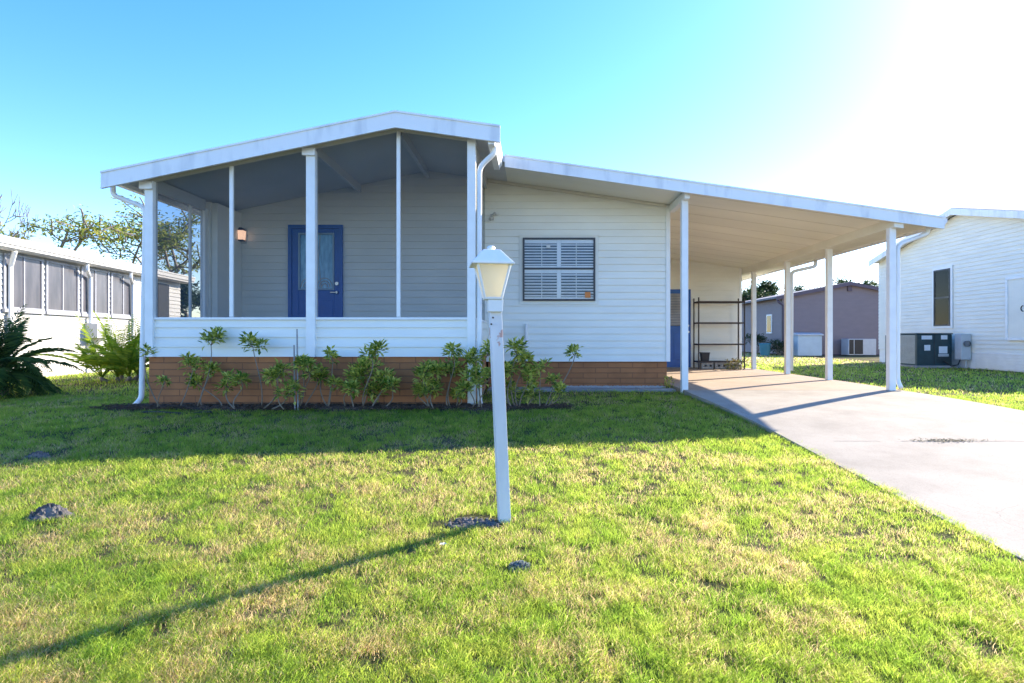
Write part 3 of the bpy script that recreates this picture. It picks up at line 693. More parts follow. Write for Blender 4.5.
# windows
edges = [0, 33, 62, 88, 110, 128, 143]
yv = [ny(e) for e in edges]; ww = 1.10
y = ny(2); i = 0; dark = pm('dark_screen_interior', (.115, .11, .12), .35, .35, 3, c2=(.06, .06, .07), stretch=(1, 2, .4))
while y + ww < ny(150):
    fr = MB(); za, zb = 1.45, 2.57
    fr.box(.0205, .045, y, y + .05, za, zb); fr.box(.014, .045, y + ww - .05, y + ww, za, zb); fr.box(.014, .045, y + .05, y + ww - .05, zb - .04, zb); fr.box(.014, .045, y + .05, y + ww - .05, za, za + .04)
    fr.box(.014, .04, y + ww / 2 - .016, y + ww / 2 + .016, za + .04, zb - .04); fr.box(.014, .07, y - .02, y + ww + .02, za - .07, za - .002)
    W2 = fr.build('window', M['win_grey'], NL)
    p = MB(); p.box(.021, .027, y + .05, y + ww / 2 - .016, za + .04, zb - .04); p.box(.021, .027, y + ww / 2 + .016, y + ww - .05, za + .04, zb - .04); p.build('screen_pane', dark, W2)
    y += ww + .10; i += 1
b = MB(); b.box(.0205, .035, ny(157), ny(168), .3, 2.5); b.build('doorway', M['black'], NL)
for px in (3, 77, 122):
    yy = ny(px); c = [(.22, yy, 2.66), (.22, yy, 2.50), (.09, yy + .35, 2.33), (.07, yy + .38, .16), (.16, yy + .4, .04)] if px > 10 else [(.22, yy, 2.6), (.07, yy + .1, 2.3), (.07, yy + .1, .05)]
    pts = [Vector(q) for q in c]; MB().tube(pts, .045, 8).build('downspout', M['fascia'], NL, smooth=False)
# window air conditioner
ya, yb = ny(84), ny(100)
A = MB().box(.016, .30, ya, yb, .86, 1.22).build('window_air_conditioner', M['ac_light'], NL, bevel=.01)
b = MB()
for i in range(9): b.box(.301, .306, ya + .04, yb - .04, .89 + i * .035, .905 + i * .035)
b.build('grille', M['ac_grey'], A); MB().prism_y([(.02, .855), (.30, .855), (.02, .62)], (ya + yb) / 2 - .02, (ya + yb) / 2 + .02).build('bracket', M['trim'], A)

# ------------------------------------------------------------------ right neighbour
NR = thing('neighbour_house', 'white sided neighbouring house with gable end and narrow dark window, right of the driveway', 'house', (12.3, 17.4, 0))
XW = 12.3; yr, zr_ = 17.3, 4.57; ya, za = 21.4, 3.60; yb, zb = 13.4, 3.58
ops = [(17.75, 18.5, .90, 2.62)]
b = MB(); siding(b, (XW, 0, 0), (0, 1, 0), (-1, 0, 0), yb, ya, .46, [(yb, zb - .05), (yr, zr_ - .10), (ya, za - .05)], .115)
siding(b, (0, yb, 0), (1, 0, 0), (0, -1, 0), XW + .1, 26, .46, [(XW, zb - .05), (26, zb - .05)], .115)
siding(b, (0, ya, 0), (1, 0, 0), (0, 1, 0), XW + .1, 26, .0, [(XW, za - .05), (26, za - .05)], .115)
b.prism_x([(yb + .1, 0), (ya - .1, 0), (ya - .1, za - .1), (yr, zr_ - .15), (yb + .1, zb - .1)], 25.9, 26)
b.build('wall', M['siding_r'], NR)
b = MB(); b.box(XW + .012, XW + .10, yb + .02, ya - .02, -.1, .458); b.box(XW + .1, 26, yb + .02, yb + .1, -.1, .458)
for i in range(6): b.box(XW - .02, XW + .005, yb + .1, 16.7, .04 + i * .075, .09 + i * .075)
b.build('skirt', M['trim'], NR)
b = MB()
for i in range(9): b.box(XW - .02, XW - .006, 14.05, 14.75, .06 + i * .042, .078 + i * .042)
b.box(XW - .012, XW - .005, 14.0, 14.8, .05, .44); b.build('foundation_vent', M['ac_grey'], NR)
b = MB()
for (p, q, r_, s_) in ((yb - .35, zb + .0, yr, zr_ + .05), (yr, zr_ + .05, ya + .10, za + .03)):
    b.prism_x([(p, q), (r_, s_), (r_, s_ - .10), (p, q - .10)], XW - .27, 26.3)
b.build('roof', M['grey_roof'], NR)
b = MB()
for (p, q, r_, s_) in ((yb - .36, zb - .01, yr, zr_ + .035), (yr, zr_ + .035, ya + .11, za + .02)):
    b.prism_x([(p, q), (r_, s_), (r_, s_ - .19), (p, q - .19)], XW - .30, XW - .272)
b.build('fascia', M['fascia'], NR)
b = MB()
for (p, q, r_, s_) in ((yb - .34, zb - .10, yr, zr_ - .052), (yr, zr_ - .052, ya + .09, za - .07)):
    b.prism_x([(p, q), (r_, s_), (r_, s_ - .006), (p, q - .006)], XW - .27, XW - .015)
b.build('soffit', M['trim'], NR)
# its narrow window
y0, y1, z0, z1 = 17.66, 18.38, 1.22, 2.92
b = MB(); X = XW - .0205
b.box(X - .03, X, y0 - .07, y0 - .001, z0 - .07, z1 + .07); b.box(X - .03, X, y1 + .001, y1 + .07, z0 - .07, z1 + .07); b.box(X - .03, X, y0, y1, z1 + .001, z1 + .07); b.box(X - .03, X, y0, y1, z0 - .07, z0 - .001)
W3 = b.build('window', M['trim'], NR)
b = MB(); b.box(X - .045, X, y0, y0 + .04, z0, z1); b.box(X - .045, X, y1 - .04, y1, z0, z1); b.box(X - .045, X, y0 + .04, y1 - .04, z1 - .04, z1); b.box(X - .045, X, y0 + .04, y1 - .04, z0, z0 + .04); b.box(X - .045, X, y0 + .04, y1 - .04, 2.05, 2.09)
b.build('window_frame', M['black_frame'], W3)
MB().box(X - .008, X - .002, y0 + .04, y1 - .04, 2.09, z1 - .04).build('shade', pm('grey_window_shade', (.26, .34, .36), .6), W3)
MB().box(X - .008, X - .002, y0 + .04, y1 - .04, z0 + .04, 2.05).build('shade', pm('dim_window_shade', (.09, .13, .16), .6), W3)
MB().box(X - .03, X - .027, y0 + .04, y1 - .04, z0 + .04, z1 - .04).build('glass_pane', M['glass'], W3)
# utility hatch
b = MB(); b.box(X - .04, X, 14.2, 15.55, .80, 2.42); H2 = b.build('hatch_door', M['siding_r'], NR, bevel=.01)
b = MB(); b.box(X - .065, X - .042, 14.2, 15.55, 2.36, 2.42); b.box(X - .065, X - .042, 14.2, 15.55, .80, .86); b.box(X - .065, X - .042, 15.49, 15.55, .862, 2.358); b.box(X - .065, X - .042, 14.2, 14.26, .862, 2.358); b.build('hatch_frame', M['trim'], H2)
MB().tube([(X - .05, 15.0 + .07 * math.sin(a), 1.6 + .07 * math.cos(a)) for a in [math.pi * i / 8 for i in range(9)]], .012, 6).build('hatch_handle', M['black'], H2)
# packaged air conditioner
AC = thing('air_conditioner', 'dark green outdoor air conditioner with white labels beside the right neighbour house', 'air conditioner', (11.5, 17.6, 0))
MB().box(10.9, 12.08, 17.1, 18.15, -.03, .07).build('pad', M['kerb'], AC, bevel=.01)
MB().box(10.98, 12.0, 17.22, 18.05, .072, .965).build('cabinet', M['ac_dark'], AC, bevel=.015)
MB().box(10.96, 12.02, 17.2, 18.07, .967, 1.0).build('top_cover', M['ac_dark'], AC, bevel=.012)
b = MB()
for i in range(26): b.box(10.966, 10.979, 17.28, 18.0, .12 + i * .032, .134 + i * .032)
b.build('coil_guard', M['ac_light'], AC)
b = MB(); b.box(11.48, 11.49, 17.212, 17.219, .08, .96)
for i in range(8): b.box(11.55, 11.95, 17.212, 17.219, .16 + i * .03, .172 + i * .03)
b.build('panel_seam', M['black'], AC)
for (a, c, e, f_) in ((11.12, 11.42, .82, .93), (11.68, 11.86, .82, .94), (11.2, 11.37, .50, .66), (11.62, 11.86, .42, .62), (11.60, 11.9, .33, .40)):
    MB().box(a, c, 17.213, 17.2185, e, f_).build('label_plate', M['sticker'], AC)
a2 = thing('air_conditioner', 'small dark condenser unit partly hidden behind the first carport post', 'air conditioner', (11.45, 19.4, 0))
MB().box(11.47, 12.15, 18.9, 19.6, .05, .95).build('cabinet', M['ac_dark'], a2, bevel=.01); MB().box(11.4, 12.18, 18.8, 19.7, -.02, .048).build('pad', M['kerb'], a2)
b = MB()
for i in range(14): b.box(11.457, 11.469, 18.95, 19.55, .12 + i * .055, .14 + i * .055)
b.build('coil_guard', M['ac_grey'], a2)
mb_ = thing('utility_box', 'light grey electrical meter box and conduit on the right neighbour wall', 'utility box', (12.15, 16.9, 0))
MB().box(12.0, 12.275, 16.85, 17.12, .25, .98).build('box_body', M['ac_light'], mb_, bevel=.01)
b = MB(); b.tube([(12.13, 16.849, .70), (12.13, 16.76, .70)], .085, 14); b.build('meter_dial', M['glass'], mb_); MB().tube([(12.13, 16.848, .70), (12.13, 16.80, .70)], .075, 14).build('meter_face', M['ac_grey'], mb_)
MB().tube([(12.2, 16.95, .25), (12.2, 16.95, .0)], .025, 8).build('conduit', M['ac_light'], mb_)
MB().tube([(12.1, 17.0, .3), (12.05, 17.05, .1), (11.9, 17.1, .06), (11.7, 17.15, .2)], .018, 8).build('cable', M['black'], mb_)

# ------------------------------------------------------------------ mauve house behind
P = thing('mauve_house', 'mauve sided house with dark trimmed gable roof behind the carport', 'house', (16, 30, 0))
Y0, X0_, X1_ = 30.0, 12.4, 19.1; Y1 = 39.0
b = MB(); siding(b, (0, Y0, 0), (1, 0, 0), (0, -1, 0), X0_, X1_, .05, [(X0_, 2.92), (15.75, 3.55), (X1_, 2.92)], .13)
siding(b, (X0_, 0, 0), (0, 1, 0), (-1, 0, 0), Y0, Y1, .05, [(Y0, 2.92), (Y1, 2.92)], .13)
b.box(X1_ - .1, X1_ - .01, Y0 + .12, Y1, 0, 2.9); b.box(X0_ + .1, X1_ - .1, Y1 - .1, Y1, 0, 2.9)
b.build('wall', M['purple'], P)
b = MB()
b.prism_y([(X0_ - .35, 2.93), (15.75, 3.66), (15.75, 3.56), (X0_ - .35, 2.83)], Y0 - .2, Y1 + .2); b.prism_y([(15.75, 3.66), (X1_ + .35, 2.93), (X1_ + .35, 2.83), (15.75, 3.56)], Y0 - .2, Y1 + .2)
b.build('roof', M['grey_roof'], P)
b = MB()
b.prism_y([(X0_ - .37, 2.92), (15.75, 3.65), (15.75, 3.48), (X0_ - .37, 2.75)], Y0 - .25, Y0 - .202); b.prism_y([(15.75, 3.65), (X1_ + .37, 2.92), (X1_ + .37, 2.75), (15.75, 3.48)], Y0 - .25, Y0 - .202)
b.box(15.65, 15.85, Y0 - .10, Y0 - .02, 3.2, 3.45)
b.build('fascia', M['purple_trim'], P)
MB().tube([(X0_ - .2, Y0 + .1, 2.82), (X0_ - .2, Y0 - .08, 2.65), (X0_ + .06, Y0 - .08, 2.45), (X0_ + .06, Y0 - .08, .2)], .06, 8).build('downspout', M['purple_trim'], P)
MB().box(X0_ - .02, X1_, Y0 - .03, Y0 + .02, -.05, .048).build('skirt', M['purple_trim'], P)
b = MB(); b.box(X0_ - .05, X0_ - .014, 31.2, 31.9, 1.1, 2.1); W4 = b.build('window', M['trim'], P); MB().box(X0_ - .056, X0_ - .051, 31.27, 31.83, 1.17, 2.03).build('glass_pane', M['tint_glass'], W4)
bx = thing('storage_box', 'pale blue white lidded storage box against the mauve house wall', 'storage box', (13.45, 29.4, 0))
MB().box(12.78, 13.95, 29.05, 29.75, 0, .97).build('box_body', M['white_box'], bx, bevel=.02); MB().prism_x([(29.0, .972), (29.8, .972), (29.8, 1.08), (29.4, 1.12), (29.0, 1.05)], 12.72, 14.01).build('lid', M['ac_light'], bx, bevel=.015)
a3 = thing('air_conditioner', 'low grey condenser with dark grilles against the mauve house wall', 'air conditioner', (15.9, 29.4, 0))
MB().box(15.25, 16.6, 29.1, 29.8, .03, .82).build('cabinet', M['ac_light'], a3, bevel=.015)
MB().box(15.29, 15.5, 29.085, 29.099, .08, .78).build('coil_guard', M['black'], a3); MB().box(15.55, 15.95, 29.085, 29.099, .08, .78).build('coil_guard', M['black'], a3)
b = MB(); b.frustum(11.35, 29.5, .0, .22, .55, .27, 14); b.frustum(11.35, 29.5, .551, .29, .60, .25, 14)
tag(b.build('rubbish_bin', pm('teal_plastic', (.05, .22, .26), .5)), 'small teal plastic bin beside the mauve house corner', 'bin')

# ------------------------------------------------------------------ plants
def rv(rnd): return Vector((rnd.gauss(0, 1), rnd.gauss(0, 1), rnd.gauss(0, 1))).normalized()
def leaf(b, p, d, up, L, W, fold=.15):
    s = d.cross(up)
    if s.length < 1e-4: s = d.orthogonal()
    s.normalize(); n = s.cross(d); m = p + d * L * .5 - n * 0 ; t = p + d * L - n * L * fold
    n0 = len(b.v); b.v += [tuple(p), tuple(m + s * W / 2 + n * W * .15), tuple(t), tuple(m - s * W / 2 + n * W * .15)]
    b.f.append((n0, n0 + 1, n0 + 2)); b.f.append((n0, n0 + 2, n0 + 3))
def cluster(b, c, r, n, L, rnd, squash=.85):
    for _ in range(n):
        d = rv(rnd); d.z = d.z * .9 + .2; d.normalize()
        rr = r * (.15 + .75 * rnd.random() ** .6); p = Vector(c) + Vector((d.x * rr, d.y * rr, (d.z * squash + rnd.gauss(0, .25)) * rr))
        dd = (d + rv(rnd) * .45).normalized(); dd.z = dd.z * .8 + .3; dd.normalize()
        leaf(b, p, dd, Vector((0, 0, 1)) + rv(rnd) * .4, L * rnd.uniform(.7, 1.2), L * .46 * rnd.uniform(.8, 1.2))
SH = 'young shrubs in the bed before the porch'
def shrub(x, clusters, label, Y=7.65, seed=0, dens=1.0, basepy=None, Ls=.075, spread=1.0):
    """clusters: list of (px, py, r_px, base_px)"""
    rnd = random.Random(seed * 7 + 1); bx = XX(x, Y)
    r = thing('leafy_shrub', label, 'shrub', (bx, Y, 0), 0, SH)
    st, lf = MB(), MB()
    for (px, py, rp, bpx) in clusters:
        yy = Y + rnd.uniform(-.14, .14); c = PT(px, yy, py); rad = rp * Y / F
        b0 = Vector((XX(bpx, Y), Y + rnd.uniform(-.05, .05), -.03)); top = c - Vector((0, 0, rad * .5))
        m1 = b0.lerp(top, .33) + Vector((rnd.uniform(-.13, .13), rnd.uniform(-.04, .04), .02)); m2 = b0.lerp(top, .7) + Vector((rnd.uniform(-.11, .11), rnd.uniform(-.03, .03), 0))
        pts = []
        cps = [b0, m1, m2, top]
        for i in range(9):
            t = i / 8; u = 1 - t; pts.append(cps[0] * u**3 + cps[1] * 3 * u * u * t + cps[2] * 3 * u * t * t + cps[3] * t**3)
        st.tube(pts, [.009 - .004 * i / 8 for i in range(9)], 6)
        k = max(3, int(rp / 2.3))
        for j in range(k):
            cc = c + Vector((rnd.uniform(-1, 1) * rad * .62, rnd.uniform(-1, 1) * rad * .5, rnd.uniform(-.6, .8) * rad * .75))
            st.tube([top, top.lerp(cc, .6) + Vector((0, 0, -.01)), cc], [.006, .005, .004], 4)
            cluster(lf, cc, rad * .46 + .025, int(32 * dens), Ls * 1.12, rnd)
    st.build('stem', M['twig'], r, smooth=True); lf.build('foliage', M['shrub_leaf'], r)
    return r
shrub(157, [(146, 352, 6, 158), (163, 383, 4, 158)], 'thin leaning seedling beside the porch corner downspout', 7.6, 1, .6, Ls=.06)
shrub(207, [(211, 340, 11, 199), (194, 362, 9, 180), (211, 369, 7, 200), (196, 380, 5, 222)], 'tall open shrub with crooked pale stems, first full one from the porch corner', 7.7, 2)
shrub(236, [(229, 382, 9, 236), (241, 378, 8, 236)], 'short shrub with one low spreading head between two taller ones', 7.55, 3)
shrub(258, [(253, 342, 11, 262)], 'slender shrub with a single leafy head high on a bare stem', 7.7, 4)
shrub(280, [(277, 375, 10, 262), (287, 392, 10, 272), (272, 377, 8, 285)], 'low bushy shrub left of the two thin stakes', 7.5, 5)
shrub(308, [(310, 369, 9, 300), (318, 374, 7, 304), (302, 364, 6, 300)], 'small shrub just right of the two thin stakes', 7.65, 6)
shrub(329, [(333, 357, 6, 328), (321, 377, 5, 328), (335, 384, 4, 329)], 'spindly shrub with few leaves beside the large leafy shrub', 7.7, 7, .7)
shrub(366, [(372, 353, 11, 364), (356, 374, 12, 355), (386, 378, 11, 372), (367, 370, 13, 362), (377, 390, 11, 372), (350, 388, 7, 345), (393, 386, 7, 383)], 'large dense leafy shrub in front of the middle of the brick skirt', 7.6, 8, 1.15)
shrub(431, [(424, 374, 10, 430), (438, 372, 10, 434), (431, 388, 12, 430), (419, 390, 6, 428)], 'rounded shrub left of the tall narrow one near the lamp post', 7.6, 9, 1.1)
shrub(453, [(454, 350, 9, 450), (450, 368, 9, 448), (462, 386, 9, 455), (459, 395, 7, 455)], 'tall narrow shrub with a pointed head near the porch right post', 7.7, 10)
shrub(478, [(475, 360, 11, 478), (484, 378, 12, 480), (470, 382, 9, 472), (487, 352, 8, 482)], 'dense shrub directly behind the lamp post', 7.6, 11, 1.1)
shrub(520, [(517, 349, 10, 515), (525, 362, 11, 518), (512, 372, 10, 512), (527, 380, 10, 520), (508, 390, 9, 512), (533, 391, 8, 528)], 'big full shrub right of the lamp post', 7.7, 12, 1.1)
shrub(545, [(575, 352, 7, 548), (553, 381, 6, 545), (558, 391, 5, 545), (541, 366, 6, 540)], 'leaning sparse shrub at the right end of the bed under the window', 7.7, 13, .8, Ls=.07)
for px, py, dx in ((294, 345, 0), (297, 329, .01)):
    y = 7.55; b = MB(); b.tube([(XX(px + 1, y), y, -.05), (XX(px, y), y, ZZ(py, y))], .010, 6)
    tag(b.build('plant_stake', M['stick']), 'shorter grey stake standing in the bed' if px == 294 else 'taller grey stake standing in the bed', 'plant stake', 'thin stakes in the bed')
def weed(px, py, r, Y, label, m='shrub_leaf', L=.06, n=60, name='weed', seed=0):
    rnd = random.Random(seed + int(px)); b = MB(); c = Vector((XX(px, Y), Y, 0)); h = (ZZ(py, Y))
    for _ in range(n):
        d = rv(rnd); d.z = abs(d.z) + .3; d.normalize(); leaf(b, c + Vector((rnd.uniform(-1, 1) * r, rnd.uniform(-1, 1) * r, rnd.random() * h * .8)), d, Vector((0, 0, 1)), L * rnd.uniform(.7, 1.3), L * .3)
    return tag(b.build(name, M[m]), label, 'weed')
weed(668, 374, .08, 9.9, 'small green weed growing at the foot of the brick house corner', n=90)
weed(735, 357, .22, 15.0, 'dry brown and green weeds by the rack at the carport back', 'dry_leaf', .10, 160)

def frond(b, base, az, el, L, droop, rnd, nl=26, ll=.22, lw=.016, ste=None):
    d = Vector((math.cos(az) * math.cos(el), math.sin(az) * math.cos(el), math.sin(el))); p = Vector(base); pts = [p.copy()]; N_ = 12
    for i in range(N_):
        d = (d + Vector((0, 0, -droop / N_))).normalized(); p = p + d * L / N_; pts.append(p.copy())
    (ste or b).tube(pts, [.011 * (1 - .8 * i / N_) for i in range(N_ + 1)], 4)
    for i in range(nl):
        t = .18 + .82 * i / nl; k = min(N_ - 1, int(t * N_)); f_ = t * N_ - k; q = pts[k].lerp(pts[k + 1], f_); dr = (pts[k + 1] - pts[k]).normalized()
        s = dr.cross(Vector((0, 0, 1))); s = s.normalized() if s.length > 1e-3 else Vector((1, 0, 0)); up = s.cross(dr)
        for sg in (-1, 1):
            dd = (dr * .75 + s * sg + up * .25 + rv(rnd) * .12 - Vector((0, 0, .15))).normalized(); l = ll * math.sin(math.pi * (.15 + .8 * t)) * rnd.uniform(.8, 1.1)
            leaf(b, q, dd, up, l, lw, .25)
def palm(px, Y, label, nf, L, mat, seed, trunk_h=.35, tr=.09, droop=1.6, elr=(.3, 1.3), ll=.22, multi=1, lw=.016):
    rnd = random.Random(seed); x = XX(px, Y); r = thing('palm', label, 'palm', (x, Y, 0), 0, 'young palms on the left'); b, tb = MB(), MB()
    for q in range(multi):
        ox, oy = (rnd.uniform(-.35, .35), rnd.uniform(-.25, .25)) if multi > 1 else (0, 0)
        h = trunk_h * rnd.uniform(.7, 1.1)
        tb.tube([(x + ox * .5, Y + oy * .5, -.05), (x + ox, Y + oy, h * .6), (x + ox * 1.1, Y + oy, h)], [tr * 1.2, tr, tr * .8], 9)
        for i in range(nf // multi):
            frond(b, (x + ox, Y + oy, h), i * 2.4 + rnd.uniform(-.3, .3), rnd.uniform(*elr), L * rnd.uniform(.7, 1.1), droop * rnd.uniform(.7, 1.2), rnd, ll=ll, lw=lw)
    tb.build('trunk', M['bark'], r, smooth=True); b.build('fronds', M[mat], r)
palm(-2, 8.9, 'dark green feathery palm at the left edge of the lawn', 56, 1.12, 'palm_leaf', 4, .42, .11, 1.8, (.1, 1.5), .24, lw=.012)
palm(121, 11.9, 'bright green clumping palm against the left neighbour wall', 64, 1.35, 'bright_palm_leaf', 9, .12, .04, 1.25, (.75, 1.5), .22, multi=5, lw=.017)

def tree(name, label, x, y, h, crown, seed, mat, nleaf, L, th=.35, levels=4, spread=.75, trunk_frac=.3, thick=.012, group=None, bark='bark', flat=.6, bare=False, puff=.5, minr=.017):
    rnd = random.Random(seed); root = thing(name, label, 'tree', (x, y, 0), 0, group); tb, lb = MB(), MB(); tips = []
    def grow(p, d, l, r, lv):
        pts = [p]; q = p; dd = d.copy(); n = 5
        for i in range(n):
            dd = (dd + rv(rnd) * .16 + Vector((0, 0, .05 if lv else 0))).normalized(); q = q + dd * l / n; pts.append(q)
        tb.tube(pts, [max(minr, r * (1 - .45 * i / n)) for i in range(n + 1)], 7 if lv < 2 else 4, cap=False)
        if lv >= 2: tips.extend(pts[2:])
        if lv >= levels: return
        for k in range(3 if lv else 4):
            a = rnd.uniform(0, 2 * math.pi); sd = dd.orthogonal().normalized(); sd = Matrix.Rotation(a + k * 2.1, 3, dd) @ sd
            nd = (dd * (1 - spread * .5) + sd * spread); nd.z = nd.z * flat + .12; nd.normalize()
            grow(pts[rnd.choice((3, 4, 5))] if lv else pts[rnd.choice((4, 5))], nd, l * (max(.6, crown / h * .85) if lv == 0 else .68) * rnd.uniform(.8, 1.2), r * .55, lv + 1)
    grow(Vector((x, y, -.1)), Vector((rnd.uniform(-.1, .1), 0, 1)), h * trunk_frac if trunk_frac > .2 else h * .3, h * thick * 2.2, 0)
    mz = max(v[2] for v in tb.v); mr = sorted(math.hypot(v[0] - x, v[1] - y) for v in tb.v)[int(len(tb.v) * .98)]; kz, kr = h / mz, crown / mr
    fix = lambda v: (x + (v[0] - x) * kr, y + (v[1] - y) * kr, v[2] * kz)
    tb.v = [fix(v) for v in tb.v]; tips = [Vector(fix(v)) for v in tips]
    tb.build('trunk', M[bark], root, smooth=True)
    if nleaf:
        per = max(1, nleaf // len(tips))
        for t_ in tips:
            for _ in range(per):
                p = t_ + Vector((rnd.gauss(0, puff), rnd.gauss(0, puff), rnd.gauss(0, puff * .55)))
                d = rv(rnd); d.z *= .5; d.normalize(); leaf(lb, p, d, Vector((0, 0, 1)) + rv(rnd) * .5, L * rnd.uniform(.6, 1.3), L * .42)
        lb.build('crown', M[mat], root)
    return root
tree('poinciana_tree', 'wide feathery tree with bare arching branches behind the left neighbour house', XX(135, 27), 27, 7.1, 6.0, 11, 'tree_leaf', 5200, .2, spread=.9, flat=.7, puff=.2, thick=.008, levels=4)
tree('bare_tree', 'bare purplish twiggy tree at the far left edge', XX(4, 24), 24, 7.3, 1.5, 21, 'tree_leaf', 0, .1, spread=.7, flat=1.1, thick=.0045, levels=5, bark='bark', minr=.016)
tree('yellow_tree', 'small yellow green tree at the left edge behind the neighbour roof', XX(-8, 22), 22, 5.2, 1.2, 5, 'yellow_leaf', 3500, .2, spread=.6, puff=.25, levels=3)
FG = 'trees beyond the mauve house'
for i, (px, Y, h, c, lb_) in enumerate(((768, 52, 5.6, 2.4, 'dark bushy tree showing between the carport back posts'), (800, 60, 6.0, 2.6, 'rounded dark tree behind the left half of the mauve roof'), (845, 58, 6.6, 3.6, 'broad open tree above the mauve house ridge'), (880, 50, 5.6, 2.2, 'dark tree between the mauve house and the right neighbour house'), (742, 50, 4.6, 2.0, 'low dark tree behind the carport back corner'))):
    tree('distant_tree', lb_, XX(px, Y), Y, h, c, 40 + i, 'far_leaf', 9000, .30, spread=.85, puff=.42, group=FG, levels=3)
BG_ = 'trees closing the view behind the left side'
for i, (px, Y, h, c, lb_) in enumerate(((196, 40, 4.4, 2.6, 'low dark bushy tree seen through the left porch screen'), (228, 46, 4.8, 2.8, 'dark tree seen through the porch beside the corner post'), (150, 50, 4.6, 3.0, 'far low tree behind the end of the left neighbour house'))):
    tree('distant_tree', lb_, XX(px, Y), Y, h, c, 60 + i, 'far_leaf', 7000, .3, spread=.85, puff=.45, group=BG_, levels=3)
# shrubs beside the mauve house
for i, (px, lb_) in enumerate(((757, 'dark garden shrub beside the mauve house side wall'), (779, 'small dark shrub at the mauve house corner'))):
    rnd = random.Random(i); Y = 31 if i == 0 else 29.4; r = thing('garden_shrub', lb_, 'shrub', (XX(px, Y), Y, 0)); s_, l_ = MB(), MB(); hh = 1.0 if i == 0 else .55
    for k in range(9):
        tip = Vector((XX(px, Y) + rnd.uniform(-.45, .45), Y + rnd.uniform(-.3, .3), hh * rnd.uniform(.5, 1))); s_.tube([(XX(px, Y), Y, -.02), tip], .015, 4); cluster(l_, tip, .28, 60, .13, rnd)
    s_.build('stem', M['twig'], r); l_.build('foliage', M['far_leaf'], r)

# ------------------------------------------------------------------ small things on the lawn and drive
def mound(px, py, rx_, ry_, h, seed, label, m='dirt', name='dirt_mound', cat='dirt mound'):
    Y = 4.0
    for _ in range(30): Y = F * (EYE - zg(Y)) / (py - PY0)
    rnd = random.Random(seed); x = XX(px, Y); b = MB(); n, k = 22, 9
    b.v.append((x, Y, zg(Y) + h))
    for j in range(1, k + 1):
        for i in range(n):
            a = 2 * math.pi * i / n; e = j / k; wob = 1 + .18 * math.sin(3 * a + seed) + .1 * math.sin(7 * a)
            b.v.append((x + rx_ * e * wob * math.cos(a), Y + ry_ * e * wob * math.sin(a), zg(Y) + h * (1 - e ** 1.6) * (1 + rnd.uniform(-.35, .35)) - (.02 if j == k else 0)))
    for i in range(n): b.f.append((0, 1 + i, 1 + (i + 1) % n))
    for j in range(k - 1):
        for i in range(n): a = 1 + j * n + i; c = 1 + j * n + (i + 1) % n; b.f.append((a, a + n, c + n, c))
    for _ in range(70):
        a = rnd.uniform(0, 6.28); e = rnd.random() ** .6 * 1.1; s = rnd.uniform(.006, .016); z = zg(Y) + h * max(0, 1 - e ** 1.6) + s * .4
        b.frustum(x + rx_ * e * math.cos(a), Y + ry_ * e * math.sin(a), z - s, s * 1.1, z + s * .7, s * .5, 5, a)
    return tag(b.build(name, M[m]), label, cat)
mound(49, 517, .125, .10, .075, 1, 'larger grey dirt mound on the sunny lawn at left', )
mound(38, 457, .10, .07, .04, 2, 'smaller grey dirt mound by the shadow edge at far left')
mound(520, 568, .06, .045, .022, 3, 'flat dark clump of grey stone chips in front of the lamp post', 'stone', 'stone_patch', 'stones')
mound(472, 524, .16, .09, .022, 8, 'bare grey sandy patch at the foot of the lamp post', 'dirt', 'sandy_patch', 'sandy patch')
def on_lawn(px, py):
    Y = 4.0
    for _ in range(30): Y = F * (EYE - zg(Y)) / (py - PY0)
    return XX(px, Y), Y, zg(Y)
x, y, z = on_lawn(443, 553); b = MB(); rnd = random.Random(2)
for k in range(5): leaf(b, Vector((x, y, z + .045)), Vector((math.cos(k * 1.26), math.sin(k * 1.26), .5)).normalized(), Vector((0, 0, 1)), .025, .02)
tag(b.build('fallen_petal', pm('cream_petal', (.75, .70, .5), .6)), 'cream fallen petals on the grass left of the stone chips', 'petals')
# leaf litter on the joint of the driveway
rnd = random.Random(8); b = MB()
for _ in range(330):
    u = rnd.gauss(0, .17); x = 3.98 + u; y = JY + rnd.gauss(0, .032 * max(.3, 1 - abs(u) * 1.4)); a = rnd.uniform(0, 6.28)
    leaf(b, Vector((x, y, zd(y) + .004 + rnd.random() * .012)), Vector((math.cos(a), math.sin(a), rnd.uniform(-.1, .4))).normalized(), Vector((0, 0, 1)), rnd.uniform(.012, .03), .009)
o = b.build('leaf_litter', M['litter']); tag(o, 'dry brown leaf litter on the driveway joint', 'leaf litter', None, 'stuff')
# gravel along the strip under the window wall
rnd = random.Random(9); b = MB()
for _ in range(900):
    x = rnd.uniform(.3, 2.2); y = rnd.uniform(9.98, 10.19); s = rnd.uniform(.008, .018); b.frustum(x, y, .03, s, .037 + s, s * .5, 5, rnd.random() * 6)
tag(b.build('gravel', pm('white_gravel', (.55, .53, .50), .8, .3, 40)), 'white gravel along the foot of the brick wall', 'gravel', None, 'stuff')
